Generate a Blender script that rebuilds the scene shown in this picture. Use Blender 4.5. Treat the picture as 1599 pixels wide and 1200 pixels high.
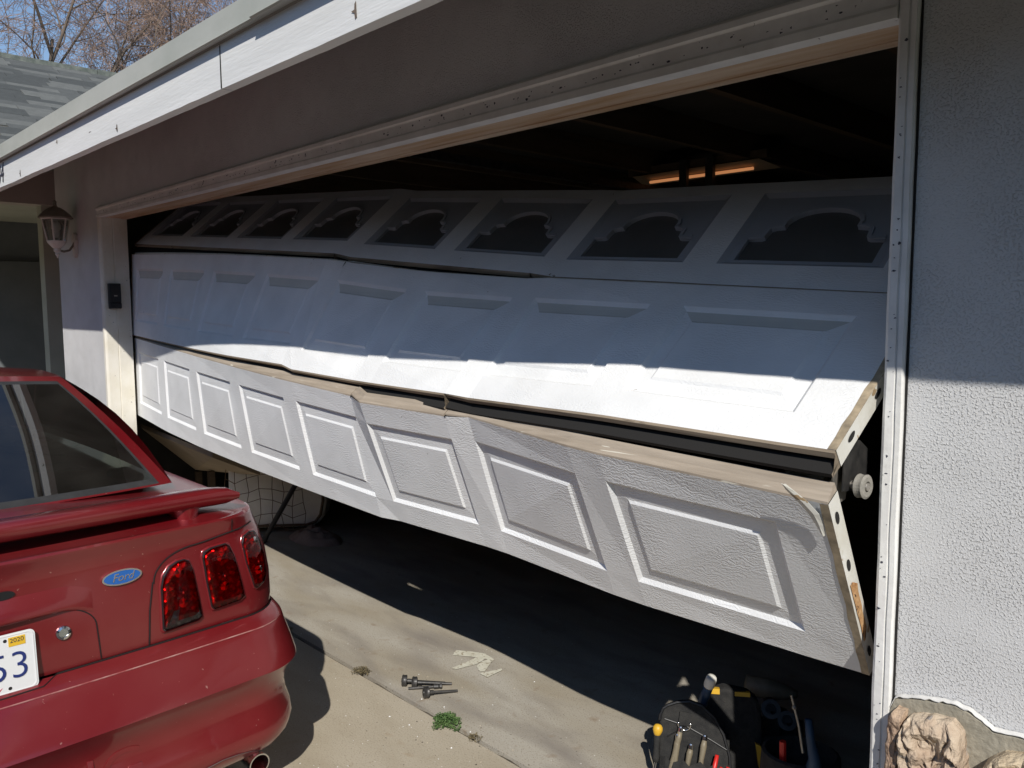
import bpy, math, random
from mathutils import Vector, Matrix, noise
random.seed(7)
for o in list(bpy.data.objects): bpy.data.objects.remove(o)
SC = bpy.context.scene
COL = SC.collection
V = Vector

# ------------------------------------------------------------------ camera, world, sun, exposure
cam = bpy.data.cameras.new('camera'); camo = bpy.data.objects.new('camera', cam); COL.objects.link(camo)
cam.sensor_width = 36.0; cam.lens = 36.0*1273.1/1599; cam.clip_start = 0.05; cam.clip_end = 900
_yaw, _pit, _rol = 0.8079, 0.0962, -0.0045
_f0 = V((-math.sin(_yaw), math.cos(_yaw), 0)); _r0 = V((math.cos(_yaw), math.sin(_yaw), 0)); _u0 = V((0, 0, 1))
_f = _f0*math.cos(_pit)-_u0*math.sin(_pit); _u = _u0*math.cos(_pit)+_f0*math.sin(_pit)
_r = _r0*math.cos(_rol)+_u*math.sin(_rol); _u = _u*math.cos(_rol)-_r0*math.sin(_rol)
camo.matrix_world = Matrix(((_r.x, _u.x, -_f.x, 0.6868), (_r.y, _u.y, -_f.y, -1.7421), (_r.z, _u.z, -_f.z, 1.5659), (0, 0, 0, 1)))
SC.camera = camo

SUN = V((1.12, -1.0, 1.27)).normalized()
world = bpy.data.worlds.new('World'); SC.world = world; world.use_nodes = True
wn = world.node_tree
for n in list(wn.nodes): wn.nodes.remove(n)
sky = wn.nodes.new('ShaderNodeTexSky'); sky.sky_type = 'NISHITA'; sky.sun_disc = False
sky.sun_elevation = math.asin(SUN.z); sky.sun_rotation = math.atan2(SUN.x, SUN.y)
sky.altitude = 400; sky.air_density = 1.0; sky.dust_density = 0.0; sky.ozone_density = 2.0
bg = wn.nodes.new('ShaderNodeBackground'); bg.inputs['Strength'].default_value = 0.13
wo = wn.nodes.new('ShaderNodeOutputWorld')
wn.links.new(sky.outputs[0], bg.inputs[0]); wn.links.new(bg.outputs[0], wo.inputs[0])
sl = bpy.data.lights.new('sun', 'SUN'); sl.energy = 5.0; sl.angle = math.radians(0.5); sl.color = (1.0, 0.955, 0.89)
so = bpy.data.objects.new('sun', sl); COL.objects.link(so)
so.rotation_euler = SUN.to_track_quat('Z', 'Y').to_euler(); so.location = (8, -8, 12)
SC.view_settings.view_transform = 'Standard'; SC.view_settings.look = 'None'
SC.view_settings.exposure = -0.1; SC.view_settings.gamma = 1.0; SC.view_settings.use_curve_mapping = False
SC.render.engine = 'CYCLES'
SC.cycles.max_bounces = 8; SC.cycles.transparent_max_bounces = 12

# ------------------------------------------------------------------ materials
def nodes_of(m):
    m.use_nodes = True; t = m.node_tree
    return t, t.nodes, t.links
def mat(name, c1, c2=None, scale=8.0, rough=0.6, metal=0.0, bump=0.0, bscale=60.0, spots=None, sscale=30.0, sth=0.66,
        coat=0.0, stretch=(1, 1, 1), coords='Object', detail=5.0, spec=0.5, bdist=0.004, mixlo=0.35, mixhi=0.65):
    m = bpy.data.materials.new(name); t, N, L = nodes_of(m); b = N['Principled BSDF']
    b.inputs['Roughness'].default_value = rough; b.inputs['Metallic'].default_value = metal
    b.inputs['Coat Weight'].default_value = coat; b.inputs['Coat Roughness'].default_value = 0.06
    b.inputs['Specular IOR Level'].default_value = spec
    tc = N.new('ShaderNodeTexCoord'); mp = N.new('ShaderNodeMapping'); mp.inputs['Scale'].default_value = stretch
    L.new(tc.outputs[coords], mp.inputs[0])
    col = None
    if c2:
        nz = N.new('ShaderNodeTexNoise'); nz.inputs['Scale'].default_value = scale; nz.inputs['Detail'].default_value = detail; nz.inputs['Roughness'].default_value = 0.62
        L.new(mp.outputs[0], nz.inputs['Vector'])
        rp = N.new('ShaderNodeValToRGB'); rp.color_ramp.elements[0].position = mixlo; rp.color_ramp.elements[1].position = mixhi
        rp.color_ramp.elements[0].color = (*c1, 1); rp.color_ramp.elements[1].color = (*c2, 1)
        L.new(nz.outputs[0], rp.inputs[0]); col = rp.outputs[0]
    else:
        b.inputs['Base Color'].default_value = (*c1, 1)
    if spots:
        n2 = N.new('ShaderNodeTexNoise'); n2.inputs['Scale'].default_value = sscale; n2.inputs['Detail'].default_value = 2.0; n2.inputs['Distortion'].default_value = 0.7
        L.new(mp.outputs[0], n2.inputs['Vector'])
        r2 = N.new('ShaderNodeValToRGB'); r2.color_ramp.elements[0].position = sth; r2.color_ramp.elements[1].position = sth+0.02
        r2.color_ramp.elements[0].color = (0, 0, 0, 1); r2.color_ramp.elements[1].color = (1, 1, 1, 1)
        L.new(n2.outputs[0], r2.inputs[0])
        mx = N.new('ShaderNodeMix'); mx.data_type = 'RGBA'
        L.new(r2.outputs[0], mx.inputs['Factor'])
        if col: L.new(col, mx.inputs[6])
        else: mx.inputs[6].default_value = (*c1, 1)
        mx.inputs[7].default_value = (*spots, 1); col = mx.outputs[2]
    if col: L.new(col, b.inputs['Base Color'])
    if bump:
        n3 = N.new('ShaderNodeTexNoise'); n3.inputs['Scale'].default_value = bscale; n3.inputs['Detail'].default_value = 4.0
        L.new(mp.outputs[0], n3.inputs['Vector'])
        bp = N.new('ShaderNodeBump'); bp.inputs['Strength'].default_value = bump; bp.inputs['Distance'].default_value = bdist
        L.new(n3.outputs[0], bp.inputs['Height']); L.new(bp.outputs[0], b.inputs['Normal'])
    return m

M = {}
def stucco():
    m = mat('stucco', (0.535, 0.535, 0.53), (0.64, 0.64, 0.635), scale=2.2, rough=0.92, detail=9.0, mixlo=0.25, mixhi=0.6)
    t, N, L = nodes_of(m); b = N['Principled BSDF']; tc = N.new('ShaderNodeTexCoord')
    def nz(sc, d):
        n = N.new('ShaderNodeTexNoise'); n.inputs['Scale'].default_value = sc; n.inputs['Detail'].default_value = d; L.new(tc.outputs['Object'], n.inputs['Vector']); return n.outputs[0]
    r = N.new('ShaderNodeMapRange'); r.interpolation_type = 'SMOOTHSTEP'; r.inputs[1].default_value = 0.50; r.inputs[2].default_value = 0.66; L.new(nz(205, 3), r.inputs[0])
    r2 = N.new('ShaderNodeMapRange'); r2.inputs[1].default_value = 0.35; r2.inputs[2].default_value = 0.65; r2.inputs[3].default_value = 0.25; L.new(nz(7, 4), r2.inputs[0])
    mu = N.new('ShaderNodeMath'); mu.operation = 'MULTIPLY'; L.new(r.outputs[0], mu.inputs[0]); L.new(r2.outputs[0], mu.inputs[1])
    m3 = N.new('ShaderNodeMath'); m3.operation = 'MULTIPLY'; L.new(nz(330, 3), m3.inputs[0]); m3.inputs[1].default_value = 0.5
    ad = N.new('ShaderNodeMath'); ad.operation = 'ADD'; L.new(mu.outputs[0], ad.inputs[0]); L.new(m3.outputs[0], ad.inputs[1])
    bp = N.new('ShaderNodeBump'); bp.inputs['Strength'].default_value = 0.85; bp.inputs['Distance'].default_value = 0.0024
    L.new(ad.outputs[0], bp.inputs['Height']); L.new(bp.outputs[0], b.inputs['Normal'])
    return m
M['stucco'] = stucco()
M['white_wood'] = mat('white_wood', (0.74, 0.74, 0.72), (0.82, 0.82, 0.80), scale=5, rough=0.55, bump=0.25, bscale=40, stretch=(0.3, 3, 3), spots=(0.10, 0.08, 0.07), sscale=9, sth=0.775)
M['trim'] = mat('chipped_trim', (0.70, 0.69, 0.66), (0.82, 0.815, 0.79), scale=9, rough=0.6, bump=0.3, bscale=55, spots=(0.12, 0.10, 0.08), sscale=40, sth=0.76)
M['jamb'] = mat('cream_jamb', (0.72, 0.68, 0.57), (0.80, 0.77, 0.69), scale=7, rough=0.65, bump=0.15, bscale=30, spots=(0.10, 0.07, 0.04), sscale=22, sth=0.77)
M['tan_head'] = mat('head_wood_warm_bounce', (0.52, 0.33, 0.18), (0.70, 0.55, 0.40), scale=5, rough=0.8, stretch=(0.4, 4, 4), bump=0.2, bscale=30)  # warm bounce from the ground put into the tan of the wood
M['flashing'] = mat('roof_edge_metal', (0.40, 0.41, 0.36), (0.50, 0.50, 0.45), scale=4, rough=0.5, stretch=(0.5, 1, 1))
M['shingle'] = mat('grey_shingle', (0.10, 0.115, 0.10), (0.22, 0.235, 0.205), scale=14, rough=0.95, bump=0.6, bscale=160)
M['roofdeck'] = mat('roof_deck', (0.16, 0.15, 0.13), (0.24, 0.22, 0.19), scale=3, rough=0.9)
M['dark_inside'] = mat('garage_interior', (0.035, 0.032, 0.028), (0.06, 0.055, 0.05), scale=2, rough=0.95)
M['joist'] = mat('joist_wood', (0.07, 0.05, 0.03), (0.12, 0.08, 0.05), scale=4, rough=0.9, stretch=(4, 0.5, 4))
M['mortar'] = mat('mortar', (0.25, 0.23, 0.18), (0.36, 0.33, 0.26), scale=25, rough=0.95, bump=0.8, bscale=90)
M['paintlip'] = mat('thick_white_paint', (0.60, 0.59, 0.56), (0.70, 0.69, 0.66), scale=10, rough=0.5, bump=0.3, bscale=60)
M['black_gap'] = mat('black_gap', (0.012, 0.011, 0.01), rough=0.9)
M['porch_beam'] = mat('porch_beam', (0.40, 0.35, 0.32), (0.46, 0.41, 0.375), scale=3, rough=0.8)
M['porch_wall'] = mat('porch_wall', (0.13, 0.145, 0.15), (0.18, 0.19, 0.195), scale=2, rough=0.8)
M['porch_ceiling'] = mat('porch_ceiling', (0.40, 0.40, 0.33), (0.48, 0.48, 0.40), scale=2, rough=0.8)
M['bark'] = mat('bark', (0.10, 0.075, 0.055), (0.20, 0.155, 0.12), scale=7, rough=0.95, bump=0.5, bscale=20)
M['twig'] = mat('twig', (0.20, 0.13, 0.095), (0.36, 0.25, 0.19), scale=2, rough=0.9)

def stone_mat(name, a, b_, c):
    m = mat(name, a, b_, scale=9, rough=0.85, bump=1.0, bscale=30, bdist=0.02, spots=c, sscale=16, sth=0.64, mixlo=0.38, mixhi=0.62)
    return m
STONES = [stone_mat('sandstone_%d' % i, *c) for i, c in enumerate([
    ((0.40, 0.30, 0.215), (0.55, 0.455, 0.34), (0.30, 0.265, 0.235)),
    ((0.42, 0.33, 0.22), (0.54, 0.45, 0.32), (0.26, 0.24, 0.21)),
    ((0.30, 0.20, 0.14), (0.45, 0.33, 0.23), (0.20, 0.17, 0.15))])]

def concrete(name, base, dark, light, stain, speck):
    m = bpy.data.materials.new(name); t, N, L = nodes_of(m); b = N['Principled BSDF']; b.inputs['Roughness'].default_value = 0.9
    tc = N.new('ShaderNodeTexCoord')
    def nz(scale, detail=6, dist=0.0, st=(1, 1, 1)):
        mp = N.new('ShaderNodeMapping'); mp.inputs['Scale'].default_value = st; L.new(tc.outputs['Object'], mp.inputs[0])
        n = N.new('ShaderNodeTexNoise'); n.inputs['Scale'].default_value = scale; n.inputs['Detail'].default_value = detail; n.inputs['Distortion'].default_value = dist
        L.new(mp.outputs[0], n.inputs['Vector']); return n.outputs[0]
    def ramp(src, a, b2, ca=(0, 0, 0), cb=(1, 1, 1)):
        r = N.new('ShaderNodeValToRGB'); r.color_ramp.elements[0].position = a; r.color_ramp.elements[1].position = b2
        r.color_ramp.elements[0].color = (*ca, 1); r.color_ramp.elements[1].color = (*cb, 1); L.new(src, r.inputs[0]); return r.outputs[0]
    def mix(f, a, c):
        x = N.new('ShaderNodeMix'); x.data_type = 'RGBA'; L.new(f, x.inputs['Factor'])
        if isinstance(a, tuple): x.inputs[6].default_value = (*a, 1)
        else: L.new(a, x.inputs[6])
        if isinstance(c, tuple): x.inputs[7].default_value = (*c, 1)
        else: L.new(c, x.inputs[7])
        return x.outputs[2]
    c = mix(ramp(nz(2.2, 7, 0.4, (0.6, 1.6, 1)), 0.38, 0.66), base, light)
    c = mix(ramp(nz(3.6, 10, 0.3, (0.55, 1.7, 1)), 0.46, 0.74), c, dark)
    c = mix(ramp(nz(14, 6, 0.3), 0.62, 0.80), c, stain)
    c = mix(ramp(nz(170, 3), 0.56, 0.70), c, speck)
    c = mix(ramp(nz(80, 2), 0.715, 0.74), c, (0.10, 0.085, 0.07))
    c = mix(ramp(nz(70, 1), 0.775, 0.79), c, (0.75, 0.73, 0.68))
    L.new(c, b.inputs['Base Color'])
    bp = N.new('ShaderNodeBump'); bp.inputs['Strength'].default_value = 0.45; bp.inputs['Distance'].default_value = 0.003
    L.new(nz(140, 4), bp.inputs['Height']); L.new(bp.outputs[0], b.inputs['Normal'])
    return m
M['driveway'] = concrete('driveway_concrete', (0.385, 0.335, 0.25), (0.345, 0.295, 0.215), (0.42, 0.37, 0.285), (0.34, 0.275, 0.19), (0.26, 0.22, 0.16))
M['slab'] = concrete('garage_slab_concrete', (0.325, 0.285, 0.215), (0.225, 0.20, 0.17), (0.41, 0.38, 0.32), (0.25, 0.19, 0.13), (0.22, 0.185, 0.14))
M['joint'] = mat('joint_dirt', (0.05, 0.042, 0.03), (0.13, 0.11, 0.08), scale=60, rough=1.0, bump=0.8, bscale=120)
M['asphalt'] = mat('asphalt', (0.035, 0.035, 0.035), (0.06, 0.058, 0.055), scale=30, rough=0.95, bump=0.5, bscale=150)
M['soil'] = mat('ground', (0.07, 0.08, 0.04), (0.11, 0.11, 0.06), scale=0.6, rough=1.0)
M['floorpaint'] = mat('worn_white_paint', (0.52, 0.50, 0.40), (0.62, 0.60, 0.50), scale=40, rough=0.8, spots=(0.33, 0.28, 0.20), sscale=60, sth=0.60)

def door_mat(name, c, rough, grime=None, emboss=0.55):
    m = bpy.data.materials.new(name); t, N, L = nodes_of(m); b = N['Principled BSDF']; b.inputs['Roughness'].default_value = rough
    tc = N.new('ShaderNodeTexCoord')
    n1 = N.new('ShaderNodeTexNoise'); n1.inputs['Scale'].default_value = 5; n1.inputs['Detail'].default_value = 6; L.new(tc.outputs['UV'], n1.inputs['Vector'])
    r = N.new('ShaderNodeValToRGB'); r.color_ramp.elements[0].position = 0.35; r.color_ramp.elements[1].position = 0.65
    r.color_ramp.elements[0].color = (*[x*0.90 for x in c], 1); r.color_ramp.elements[1].color = (*c, 1); L.new(n1.outputs[0], r.inputs[0])
    col = r.outputs[0]
    n2 = N.new('ShaderNodeTexNoise'); n2.inputs['Scale'].default_value = 26; n2.inputs['Detail'].default_value = 2; n2.inputs['Distortion'].default_value = 1.0; L.new(tc.outputs['UV'], n2.inputs['Vector'])
    r2 = N.new('ShaderNodeValToRGB'); r2.color_ramp.elements[0].position = 0.765; r2.color_ramp.elements[1].position = 0.80; L.new(n2.outputs[0], r2.inputs[0])
    mx = N.new('ShaderNodeMix'); mx.data_type = 'RGBA'; L.new(r2.outputs[0], mx.inputs['Factor']); L.new(col, mx.inputs[6]); mx.inputs[7].default_value = (*(grime or (0.25, 0.22, 0.18)), 1)
    L.new(mx.outputs[2], b.inputs['Base Color'])
    w = N.new('ShaderNodeTexWave'); w.wave_type = 'BANDS'; w.bands_direction = 'Y'; w.inputs['Scale'].default_value = 30
    w.inputs['Distortion'].default_value = 16.0; w.inputs['Detail'].default_value = 3.0; w.inputs['Detail Scale'].default_value = 1.1; w.inputs['Detail Roughness'].default_value = 0.55
    L.new(tc.outputs['UV'], w.inputs['Vector'])
    n4 = N.new('ShaderNodeTexNoise'); n4.inputs['Scale'].default_value = 130; n4.inputs['Detail'].default_value = 2; L.new(tc.outputs['UV'], n4.inputs['Vector'])
    n5 = N.new('ShaderNodeTexNoise'); n5.inputs['Scale'].default_value = 7; n5.inputs['Detail'].default_value = 3; L.new(tc.outputs['UV'], n5.inputs['Vector'])
    r5 = N.new('ShaderNodeMapRange'); r5.inputs[1].default_value = 0.38; r5.inputs[2].default_value = 0.62; r5.inputs[3].default_value = 0.12; L.new(n5.outputs[0], r5.inputs[0])
    m5 = N.new('ShaderNodeMath'); m5.operation = 'MULTIPLY'; L.new(w.outputs['Fac'], m5.inputs[0]); L.new(r5.outputs[0], m5.inputs[1])
    mm = N.new('ShaderNodeMath'); mm.operation = 'ADD'; L.new(m5.outputs[0], mm.inputs[0]); L.new(n4.outputs[0], mm.inputs[1])
    bp = N.new('ShaderNodeBump'); bp.inputs['Strength'].default_value = emboss; bp.inputs['Distance'].default_value = 0.0011
    L.new(mm.outputs[0], bp.inputs['Height']); L.new(bp.outputs[0], b.inputs['Normal'])
    return m
M['door'] = door_mat('embossed_door_steel', (0.85, 0.86, 0.86), 0.5, emboss=0.5)
M['door_grime'] = door_mat('grimy_door_ledge', (0.66, 0.655, 0.61), 0.75, grime=(0.22, 0.19, 0.14), emboss=0.2)
M['rail_tan'] = mat('weathered_tan_rail', (0.29, 0.24, 0.185), (0.42, 0.355, 0.28), scale=9, rough=0.7, stretch=(0.35, 4, 4), spots=(0.60, 0.56, 0.47), sscale=14, sth=0.70)
M['rail_dirty'] = mat('dirty_lower_rail', (0.17, 0.135, 0.095), (0.34, 0.275, 0.20), scale=10, rough=0.8, stretch=(0.25, 3, 3), spots=(0.07, 0.055, 0.04), sscale=26, sth=0.70)
M['endcap'] = mat('endcap_steel', (0.62, 0.60, 0.52), (0.72, 0.71, 0.66), scale=12, rough=0.5, spots=(0.36, 0.26, 0.15), sscale=22, sth=0.66)
M['endcap_dirty'] = mat('dirty_corner_strip', (0.20, 0.165, 0.115), (0.46, 0.37, 0.25), scale=22, rough=0.8)
M['rust'] = mat('rusty_core', (0.33, 0.15, 0.05), (0.62, 0.40, 0.20), scale=30, rough=0.9, bump=0.8, bscale=60, spots=(0.08, 0.04, 0.02), sscale=40, sth=0.62)
M['back'] = mat('door_back', (0.22, 0.21, 0.20), rough=0.7)
M['winframe'] = mat('window_insert_plastic', (0.38, 0.40, 0.435), (0.43, 0.45, 0.485), scale=5, rough=0.55)  # white inserts, their blue-grey shade put into the colour
M['winmould'] = mat('window_moulding_plastic', (0.40, 0.42, 0.455), (0.45, 0.47, 0.505), scale=5, rough=0.5)  # same shade put into the moulding colour, slightly lighter
M['winpane'] = mat('smoked_pane', (0.11, 0.108, 0.104), (0.15, 0.147, 0.14), scale=3, rough=0.3)
M['steel'] = mat('dull_steel', (0.30, 0.28, 0.25), (0.45, 0.42, 0.37), scale=30, rough=0.45, metal=0.7)
M['dark_steel'] = mat('dark_steel', (0.05, 0.05, 0.05), (0.10, 0.095, 0.09), scale=40, rough=0.45, metal=0.6)
M['nylon'] = mat('roller_nylon', (0.20, 0.19, 0.165), (0.32, 0.30, 0.26), scale=30, rough=0.6)
M['blackrubber'] = mat('black_rubber', (0.02, 0.02, 0.02), (0.032, 0.032, 0.032), scale=20, rough=0.7)
M['blackfabric'] = mat('black_canvas', (0.012, 0.012, 0.012), (0.026, 0.025, 0.023), scale=40, rough=0.9, bump=0.5, bscale=300)
M['darkplastic'] = mat('dark_plastic', (0.014, 0.014, 0.015), rough=0.4)
M['yellow'] = mat('yellow_plastic', (0.60, 0.35, 0.025), (0.70, 0.42, 0.04), scale=30, rough=0.45)
M['redplastic'] = mat('red_plastic', (0.55, 0.02, 0.015), rough=0.4)
M['blueplastic'] = mat('blue_rubber_grip', (0.025, 0.05, 0.09), (0.045, 0.085, 0.14), scale=15, rough=0.5)
M['chrome'] = mat('chrome', (0.75, 0.75, 0.74), rough=0.16, metal=1.0)
M['olive'] = mat('olive_handle', (0.16, 0.135, 0.09), (0.24, 0.205, 0.14), scale=20, rough=0.5)
M['tan_board'] = mat('tan_board', (0.34, 0.27, 0.19), (0.42, 0.34, 0.25), scale=3, rough=0.8)
M['white_plastic'] = mat('dusty_white_vinyl', (0.74, 0.72, 0.65), (0.86, 0.84, 0.78), scale=4, rough=0.55, bump=0.4, bscale=8, bdist=0.02)
M['piping'] = mat('brown_piping', (0.14, 0.09, 0.05), rough=0.7)
M['cloth'] = mat('crumpled_cloth', (0.22, 0.16, 0.13), (0.34, 0.26, 0.22), scale=8, rough=0.95)
M['cream_paint'] = mat('lantern_paint', (0.62, 0.57, 0.52), (0.70, 0.66, 0.61), scale=12, rough=0.5)
M['bronze'] = mat('lantern_cap', (0.17, 0.14, 0.11), (0.24, 0.20, 0.16), scale=12, rough=0.55)
M['leaf'] = mat('weed_leaf', (0.045, 0.10, 0.025), (0.11, 0.18, 0.055), scale=25, rough=0.7)
M['dryleaf'] = mat('dry_weed', (0.12, 0.095, 0.05), (0.20, 0.16, 0.085), scale=25, rough=0.9)
M['num'] = mat('number_black', (0.04, 0.04, 0.06), rough=0.5)
# car
def car_paint():
    m = bpy.data.materials.new('dusty_red_car_paint'); t, N, L = nodes_of(m); b = N['Principled BSDF']
    b.inputs['Metallic'].default_value = 0.4; b.inputs['Roughness'].default_value = 0.38
    b.inputs['Coat Weight'].default_value = 1.0; b.inputs['Coat Roughness'].default_value = 0.10
    tc = N.new('ShaderNodeTexCoord')
    def nz(s, d=5, st=(1, 1, 1)):
        mp = N.new('ShaderNodeMapping'); mp.inputs['Scale'].default_value = st; L.new(tc.outputs['Object'], mp.inputs[0])
        n = N.new('ShaderNodeTexNoise'); n.inputs['Scale'].default_value = s; n.inputs['Detail'].default_value = d; L.new(mp.outputs[0], n.inputs['Vector']); return n.outputs[0]
    r = N.new('ShaderNodeValToRGB'); r.color_ramp.elements[0].position = 0.35; r.color_ramp.elements[1].position = 0.80
    r.color_ramp.elements[0].color = (0.20, 0.004, 0.009, 1); r.color_ramp.elements[1].color = (0.25, 0.036, 0.036, 1); L.new(nz(3, 9), r.inputs[0])
    r2 = N.new('ShaderNodeValToRGB'); r2.color_ramp.elements[0].position = 0.74; r2.color_ramp.elements[1].position = 0.77; L.new(nz(85, 2), r2.inputs[0])
    mx = N.new('ShaderNodeMix'); mx.data_type = 'RGBA'; L.new(r2.outputs[0], mx.inputs['Factor']); L.new(r.outputs[0], mx.inputs[6]); mx.inputs[7].default_value = (0.42, 0.20, 0.17, 1)
    L.new(mx.outputs[2], b.inputs['Base Color'])
    r3 = N.new('ShaderNodeMapRange'); r3.inputs[1].default_value = 0.3; r3.inputs[2].default_value = 0.7; r3.inputs[3].default_value = 0.04; r3.inputs[4].default_value = 0.20
    L.new(nz(5, 8), r3.inputs[0]); L.new(r3.outputs[0], b.inputs['Coat Roughness'])
    return m
M['paint'] = car_paint()
def thin_glass(name, tint, ior=1.5, rough=0.0, dust=0.0):
    m = bpy.data.materials.new(name); t, N, L = nodes_of(m)
    N.remove(N['Principled BSDF']); out = N['Material Output']
    tr = N.new('ShaderNodeBsdfTransparent'); tr.inputs[0].default_value = (*tint, 1)
    gl = N.new('ShaderNodeBsdfGlossy'); gl.inputs['Roughness'].default_value = rough
    fr = N.new('ShaderNodeFresnel'); fr.inputs[0].default_value = ior
    mx = N.new('ShaderNodeMixShader'); L.new(fr.outputs[0], mx.inputs[0]); L.new(tr.outputs[0], mx.inputs[1]); L.new(gl.outputs[0], mx.inputs[2])
    res = mx.outputs[0]
    if dust:
        df = N.new('ShaderNodeBsdfDiffuse'); df.inputs[0].default_value = (0.5, 0.47, 0.4, 1)
        tc = N.new('ShaderNodeTexCoord'); nz = N.new('ShaderNodeTexNoise'); nz.inputs['Scale'].default_value = 6; nz.inputs['Detail'].default_value = 8; L.new(tc.outputs['Object'], nz.inputs['Vector'])
        mr = N.new('ShaderNodeMapRange'); mr.inputs[1].default_value = 0.35; mr.inputs[2].default_value = 0.75; mr.inputs[3].default_value = dust*0.3; mr.inputs[4].default_value = dust; L.new(nz.outputs[0], mr.inputs[0])
        m2 = N.new('ShaderNodeMixShader'); L.new(mr.outputs[0], m2.inputs[0]); L.new(res, m2.inputs[1]); L.new(df.outputs[0], m2.inputs[2]); res = m2.outputs[0]
    L.new(res, out.inputs[0]); return m
M['carglass'] = thin_glass('tinted_car_glass', (0.17, 0.21, 0.195), 2.4, 0.0, 0.03)
M['lens'] = thin_glass('red_lamp_lens', (0.88, 0.05, 0.05), 1.35, 0.02)
M['lens_clear'] = thin_glass('clear_lamp_lens', (0.55, 0.55, 0.55), 1.5, 0.02)
M['lampglass'] = thin_glass('lantern_glass', (0.78, 0.80, 0.80), 1.45, 0.05, 0.25)
def reflector():
    m = bpy.data.materials.new('lamp_reflector'); t, N, L = nodes_of(m); b = N['Principled BSDF']
    b.inputs['Base Color'].default_value = (0.60, 0.55, 0.55, 1); b.inputs['Metallic'].default_value = 0.45; b.inputs['Roughness'].default_value = 0.22
    tc = N.new('ShaderNodeTexCoord'); vo = N.new('ShaderNodeTexVoronoi'); vo.inputs['Scale'].default_value = 42; L.new(tc.outputs['Object'], vo.inputs['Vector'])
    bp = N.new('ShaderNodeBump'); bp.inputs['Strength'].default_value = 1.0; bp.inputs['Distance'].default_value = 0.02; L.new(vo.outputs['Distance'], bp.inputs['Height']); L.new(bp.outputs[0], b.inputs['Normal'])
    return m
M['reflector'] = reflector()
M['seam'] = mat('panel_gap', (0.010, 0.006, 0.006), rough=0.8)
M['scuff'] = mat('scuffed_ridge', (0.30, 0.06, 0.06), (0.48, 0.28, 0.25), scale=14, rough=0.6)
M['plate'] = mat('plate_white', (0.74, 0.75, 0.74), rough=0.35)
M['plate_blue'] = mat('plate_blue', (0.02, 0.035, 0.16), rough=0.4)
M['plate_red'] = mat('plate_red', (0.5, 0.05, 0.06), rough=0.4)
M['sticker'] = mat('sticker_yellow', (0.72, 0.45, 0.03), rough=0.5)
M['badge_blue'] = mat('badge_blue', (0.015, 0.11, 0.38), rough=0.25, coat=0.6)
M['valance'] = mat('grey_valance', (0.11, 0.11, 0.105), (0.16, 0.16, 0.15), scale=20, rough=0.6)
M['carinside'] = mat('car_interior', (0.035, 0.033, 0.03), (0.05, 0.048, 0.044), scale=12, rough=0.9)
M['shelf'] = mat('parcel_shelf', (0.10, 0.10, 0.09), (0.14, 0.135, 0.12), scale=20, rough=0.95)
def emis(name, c, s):
    m = bpy.data.materials.new(name); t, N, L = nodes_of(m); b = N['Principled BSDF']
    b.inputs['Base Color'].default_value = (*c, 1); b.inputs['Emission Color'].default_value = (*c, 1); b.inputs['Emission Strength'].default_value = s; return m
M['lamp_glow'] = emis('warm_tube', (1.0, 0.42, 0.17), 0.45)

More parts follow.
